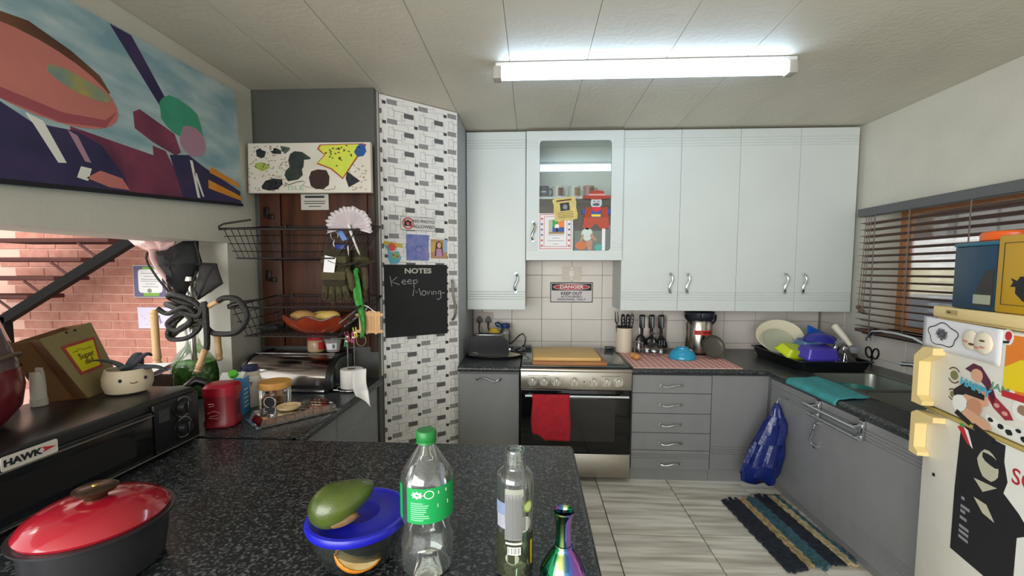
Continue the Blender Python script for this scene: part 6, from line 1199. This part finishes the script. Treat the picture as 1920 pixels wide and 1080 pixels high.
t = on_pantry('cartoon_magnet', 'colourful cut-out magnet with yellow banner and blue shape on the pantry door', 'magnet', .072, 1.452)
P('blue_shape', MB().prism([(-.052, .04), (-.03, .045), (-.02, .0), (.03, .01), (.046, -.03), (.028, -.062), (-.02, -.066), (-.034, -.03), (-.034, .01)], 0, .004), mat('magnet_blue', '#5fa6bd', .5), t, smooth=False); P('yellow_banner', MB().prism([(-.056, .044), (.056, .030), (.052, .052), (-.054, .066)], .001, .005), mat('magnet_gold', '#c9ae3f', .5), t, smooth=False); P('red_flower', MB().prism([((.028 if q % 2 == 0 else .018)*cos(q*pi/8)-.01, (.028 if q % 2 == 0 else .018)*sin(q*pi/8)+.032) for q in range(16)], .004, .007), mat('magnet_red', '#d4553f', .5), t, smooth=False)
P('green_patch', MB().prism(blob(.010, -.018, .026, .020, 12, .12), .004, .006), mat('magnet_green', '#7fae72', .5), t, smooth=False); P('red_spot', MB().prism(blob(-.002, -.014, .007, .006, 10, 0), .006, .007), RED, t, smooth=False); P('red_spot', MB().prism(blob(.022, -.022, .007, .006, 10, 0), .006, .007), RED, t, smooth=False)
t = on_pantry('chalk_board', 'black NOTES chalk board with Keep Moving written on the pantry door', 'board', .217, 1.166)
P('board', MB().prism([(-.201, -.213), (.203, -.218), (.202, .217), (-.203, .216)], 0, .005), mat('chalk_black', '#18191b', .75, var=.15, vscale=7), t, smooth=False)
TXT('lettering', 'NOTES', .042, t, .006, .178, .0055, mat('chalk_grey', '#bdbab2', .8), 1.32, .0012)
CH = mat('chalk_white', '#a9aaa8', .9)
def stroke(pts): P('chalk_stroke', MB().tube([(x, y, .0057) for x, y in pts], .0021, 6, flat=.5), CH, t)
stroke([(-.170, .148), (-.160, .09)]); stroke([(-.128, .142), (-.163, .115), (-.140, .108), (-.112, .098)])
def e_(x, y, s=.016): stroke([(x-s, y), (x+s*.8, y+s*.2), (x+s*.5, y+s*.8), (x-s*.3, y+s*.8), (x-s*.9, y+.0), (x-s*.3, y-s*.7), (x+s, y-s*.6)])
e_(-.085, .112); e_(-.050, .114); stroke([(-.026, .125), (-.020, .075)]); stroke([(-.024, .122), (-.005, .126), (.002, .112), (-.012, .103), (-.022, .106)])
stroke([(-.030, .028), (-.022, .072), (-.006, .045), (.012, .074), (.022, .030)])
stroke([(.042+.013*cos(a), .044+.014*sin(a)) for a in [2*pi*k/12 for k in range(13)]]); stroke([(.062, .056), (.070, .032), (.082, .058)]); stroke([(.094, .054), (.096, .032)]); stroke([(.106, .032), (.108, .054), (.122, .052), (.126, .032)])
stroke([(.158, .052), (.142, .054), (.138, .038), (.152, .034), (.158, .050), (.156, .010), (.140, .0), (.128, .006)]); stroke([(.166, .040), (.184, .041)])
for k in range(5): P('board_clip', MB().box(.202, .210, -.205+.10*k, -.195+.10*k, 0, .006), INK, t)
# ------------------------------------------------------------------ things on the peninsula
t = T('casserole', 'round dark casserole with glossy red lid at the left front of the peninsula', 'pot', (-.890, .800, TZ+.001))
P('pot', MB().lathe([(.095, 0), (.105, .006), (.112, .05), (.116, .098), (.127, .102), (.127, .106), (.110, .106), (.108, .06), (.10, .01), (.001, .008)], 48), mat('pot_dark', '#3a3a3d', .25, .4), t)
P('lid', MB().lathe([(.116, .1065), (.118, .112), (.110, .124), (.085, .139), (.05, .148), (.001, .151)], 48), mat('lid_red', '#a3182a', .12, coat=.6), t, label='glossy red lid')
P('knob', MB().lathe([(.018, .150), (.020, .158), (.034, .164), (.036, .170), (.028, .174), (.001, .175)], 28), mat('knob_bronze', '#5a4638', .25, .8), t, label='bronze knob'); P('knob_screw', MB().lathe([(.006, .175), (.005, .177), (.001, .178)], 12), mat('brass', '#c7a95a', .3, 1), t)
t = T('glass_bowl', 'clear glass bowl with blue plastic lid under the mango', 'bowl', (-.370, .862, TZ+.001))
P('bowl', MB().lathe_open([(.001, .003), (.062, .003), (.072, .010), (.089, .05), (.096, .086), (.097, .09)], 44), glass('bowl_glass', '#e6eeeb', 1.5, .015), t, solid=.003)
BL2 = mat('lid_royal_blue', '#1d1fb0', .3); P('lid', MB().lathe([(.098, .082), (.104, .084), (.106, .092), (.103, .099), (.097, .101), (.093, .097), (.090, .096), (.06, .0965), (.045, .0985), (.042, .0965), (.001, .0965)], 48), BL2, t, label='royal blue lid')
t2 = T('orange_peel', 'squeezed orange half inside the glass bowl', 'fruit', (-.355, .815, TZ+.050), (.55, .35, .5))
P('peel', MB().lathe_open([(.001, -.025), (.028, -.020), (.045, -.005), (.051, .014)], 24), mat('orange_peel', '#d8871e', .5, bump=.3, bscale=200), t2, solid=.003); P('pith', MB().lathe([(.050, .014), (.038, .007), (.020, .002), (.010, .010), (.001, .007)], 24), mat('pith', '#dcb670', .8, col2='#e5cf9a', vscale=40), t2)
t3 = T('orange_segment', 'small orange piece against the side of the glass bowl', 'fruit', (-.413, .845, TZ+.072)); P('segment', MB().ell((0, 0, 0), (.022, .014, .010)), mat('orange_peel'), t3)
# mango
b = MB(); V = []; F = []; nu, nv = 28, 20
for j in range(nv+1):
    th_ = pi*j/nv; x = -cos(th_)
    for k in range(nu):
        a = 2*pi*k/nu; r = sin(th_)**.92*(1+.05*x*0)
        yy = r*cos(a)*.045*(1-.12*x if x > 0 else 1); zz = r*sin(a)*.043*(1-.16*x if x > 0 else 1)
        tip = .022*max(0, x-.6)/.4
        V.append((x*.054+tip, yy, zz+.010*max(0, x-.3)))
for j in range(nv):
    for k in range(nu): F.append((j*nu+k, (j+1)*nu+k, (j+1)*nu+(k+1) % nu, j*nu+(k+1) % nu))
MG = mat('mango_skin', '#2f3f12', .3, col2='#566525', vscale=9, bump=.08, bscale=220, coat=.3)
t = T('mango', 'green mango with brown scar lying on the blue bowl lid', 'mango', (-.394, .815, TZ+.1425), (0, -.22, .55)); P('fruit', b.add(V, F), MG, t)
P('scar', MB().ell((.006, -.0345, -.0215), (.026, .009, .009), lump=.15, seed=3), mat('mango_scar', '#6e4b34', .7, col2='#8a6a48', vscale=60), t); P('stem_end', MB().ell((.0655, .0, .010), (.006, .008, .009)), mat('mango_tip', '#6d7a33', .5), t)
# large drink bottle
t = T('soda_bottle', 'large empty clear bottle with green cap and green label on the peninsula', 'bottle', (-.216, .842, TZ+.001))
P('bottle', MB().lathe_open([(.001, .004), (.034, .003), (.046, .002), (.052, .010), (.053, .065), (.047, .085), (.046, .100), (.052, .112), (.053, .194), (.051, .203), (.043, .217), (.032, .234), (.023, .248), (.0165, .258), (.0145, .262), (.019, .263), (.019, .266), (.0145, .267), (.0145, .272)], 40), PET, t)
P('label', MB().lathe_open([(.0537, .120), (.0537, .191)], 40, a0=-R90-.55, a1=-R90+2.1), mat('label_green', '#17a052', .45), t, label='green paper label'); P('label_strip', MB().lathe_open([(.0537, .120), (.0537, .191)], 8, a0=-R90-1.5, a1=-R90-.85), mat('label_green'), t)
b = MB(); rs = random.Random(1)
for k in range(9):
    a0 = -R90-.38; b.lathe_open([(.0541, .127+.0042*k), (.0541, .129+.0042*k)], 6, a0=a0, a1=a0+rs.uniform(.45, .75))
P('printed_lines', b, mat('label_pale', '#8fd3a9', .5), t, smooth=False)
def wrap(poly, R_, a_c, z_c, m_, nm, par):
    P(nm, MB().add([(R_*cos(a_c+x/R_), R_*sin(a_c+x/R_), z_c+z) for x, z in poly], [tuple(range(len(poly)))]), m_, par, smooth=False)
wrap([((.012 if q % 2 == 0 else .008)*cos(q*pi/8)*1.1, (.008 if q % 2 == 0 else .005)*sin(q*pi/8)) for q in range(16)], .0541, -R90-.12, .178, WHITEP, 'printed_emblem', t); wrap(blob(0, 0, .010, .0085, 18, 0), .0541, -R90+.32, .179, WHITEP, 'printed_roundel', t); wrap(blob(0, 0, .008, .0068, 18, 0), .0543, -R90+.32, .179, mat('label_green'), 'printed_roundel', t)
wrap(rect(-.012, .014, -.004, .004), .0541, -R90+.85, .154, WHITEP, 'printed_badge', t); wrap(rect(-.016, .004, -.003, .003), .0541, -R90+.95, .180, WHITEP, 'printed_badge', t)
CG = mat('cap_green', '#1c7a36', .4); P('cap', MB().lathe([(.0195, .2675), (.0205, .269), (.0205, .286), (.0185, .289), (.001, .289)], 36), CG, t, label='green screw cap'); P('cap_ring', MB().lathe_open([(.0195, .2625), (.0205, .264), (.0195, .2672)], 30), CG, t)
# open clear bottle
t = T('water_bottle', 'open clear cylindrical bottle with barcode and fruit print on the peninsula', 'bottle', (-.034, .835, TZ+.001))
P('bottle', MB().lathe_open([(.001, .006), (.032, .002), (.037, .008), (.0375, .195), (.036, .207), (.029, .214), (.0225, .219), (.0215, .224), (.0205, .250), (.0195, .256), (.0175, .256), (.0175, .225)], 40), PET, t)
for z in (.232, .240, .248): P('thread', MB().tube([(.021*cos(a), .021*sin(a), z) for a in [2*pi*k/28 for k in range(28)]], .0012, 6, closed=True), PET, t)
P('dark_print', MB().lathe_open([(.0378, .012), (.0378, .095)], 30, a0=-R90-1.3, a1=-R90+1.3), glass('print_olive', '#8c9478', .5, .12), t, label='dark olive lower print')
P('blue_print', MB().lathe_open([(.0379, .135), (.0379, .160)], 14, a0=-R90-1.2, a1=-R90-.1), glass('print_blue', '#9fb2d8', .5, .6), t); P('pale_print', MB().lathe_open([(.0379, .108), (.0379, .135)], 14, a0=-R90-1.1, a1=-R90-.2), glass('print_pale', '#c9cad6', .5, .6), t); P('white_print', MB().lathe_open([(.0379, .175), (.0379, .19)], 12, a0=-R90-.5, a1=-R90+.5), glass('print_white', '#c5c8bb', .5, .6), t)
wrap(blob(0, 0, .012, .012, 18, 0), .0381, -R90+.80, .152, mat('lime_rind', '#7f9a3a', .5), 'lime_print', t); wrap(blob(0, 0, .009, .009, 18, 0), .0383, -R90+.80, .152, mat('lime_flesh', '#b9c886', .5), 'lime_print', t); wrap(blob(.0, 0, .016, .016, 18, 0), .0381, -R90+.55, .118, mat('disc_grey', '#a9aaa6', .5), 'fruit_disc_print', t); wrap(blob(.0, 0, .014, .012, 18, 0), .0381, -R90-.1, .050, mat('disc_pale', '#9ea38e', .5), 'fruit_disc_print', t); wrap(rect(-.003, .003, 0, .05), .0381, -R90+1.05, .03, YEL, 'yellow_print', t)
P('text_panel', MB().lathe_open([(.0384, .088), (.0384, .180)], 16, a0=-R90-.5, a1=-R90+.42), glass('panel_pale', '#b9bab8', .4, .55), t)
b = MB()
for k in range(15): a = -R90-.46+.060*k; b.lathe_open([(.0387, .090), (.0387, .178-.004*(k % 3))], 1, a0=a, a1=a+.018)
P('printed_columns', b, mat('print_dark_grey', '#4a4a4e', .6), t, smooth=False)
P('barcode_field', MB().lathe_open([(.0384, .058), (.0384, .074)], 10, a0=-R90-.35, a1=-R90+.35), WHITEP, t); b = MB()
for k in range(11): a = -R90-.31+.058*k; b.lathe_open([(.0387, .060), (.0387, .073)], 1, a0=a, a1=a+(.016 if k % 3 else .03))
P('barcode', b, INK, t, smooth=False); P('printed_line', MB().lathe_open([(.0386, .079), (.0386, .083)], 10, a0=-R90-.45, a1=-R90+.4), WHITEP, t)
# iridescent bud vase
m = bpy.data.materials.new('oil_slick_metal'); m.use_nodes = True; nt = m.node_tree; p = nt.nodes['Principled BSDF']; p.inputs['Metallic'].default_value = 1; p.inputs['Roughness'].default_value = .1
tc = nt.nodes.new('ShaderNodeTexCoord'); sx = nt.nodes.new('ShaderNodeSeparateXYZ'); nt.links.new(tc.outputs['Normal'], sx.inputs[0]); ml = nt.nodes.new('ShaderNodeMapRange'); ml.inputs[1].default_value = -1; ml.inputs[2].default_value = 1; nt.links.new(sx.outputs[0], ml.inputs[0])
rp = nt.nodes.new('ShaderNodeValToRGB'); els = rp.color_ramp.elements; els[0].position = 0; els[0].color = C('#1d7d6c'); els[1].position = 1; els[1].color = C('#4a6fb0')
for pos, hx in ((.25, '#2f8f5a'), (.42, '#b9b86a'), (.55, '#3f86b8'), (.70, '#6a5bb8'), (.85, '#9a5a9c')): e = els.new(pos); e.color = C(hx)
nt.links.new(ml.outputs[0], rp.inputs[0]); nt.links.new(rp.outputs[0], p.inputs['Base Color'])
t = T('bud_vase', 'small iridescent oil-slick metal bud vase at the front edge of the peninsula', 'vase', (.062, .80, TZ+.001))
P('body', MB().lathe([(.030, 0), (.040, .004), (.046, .02), (.044, .036), (.034, .054), (.022, .072), (.0165, .080), (.0165, .086), (.0150, .092), (.0148, .130), (.0165, .140), (.0205, .146), (.0215, .149), (.0195, .151), (.0150, .146), (.0130, .13), (.0130, .08), (.001, .07)], 40), m, t); P('neck_ring', MB().tube([(.0178*cos(a), .0178*sin(a), .083) for a in [2*pi*k/28 for k in range(28)]], .0022, 8, closed=True), m, t)
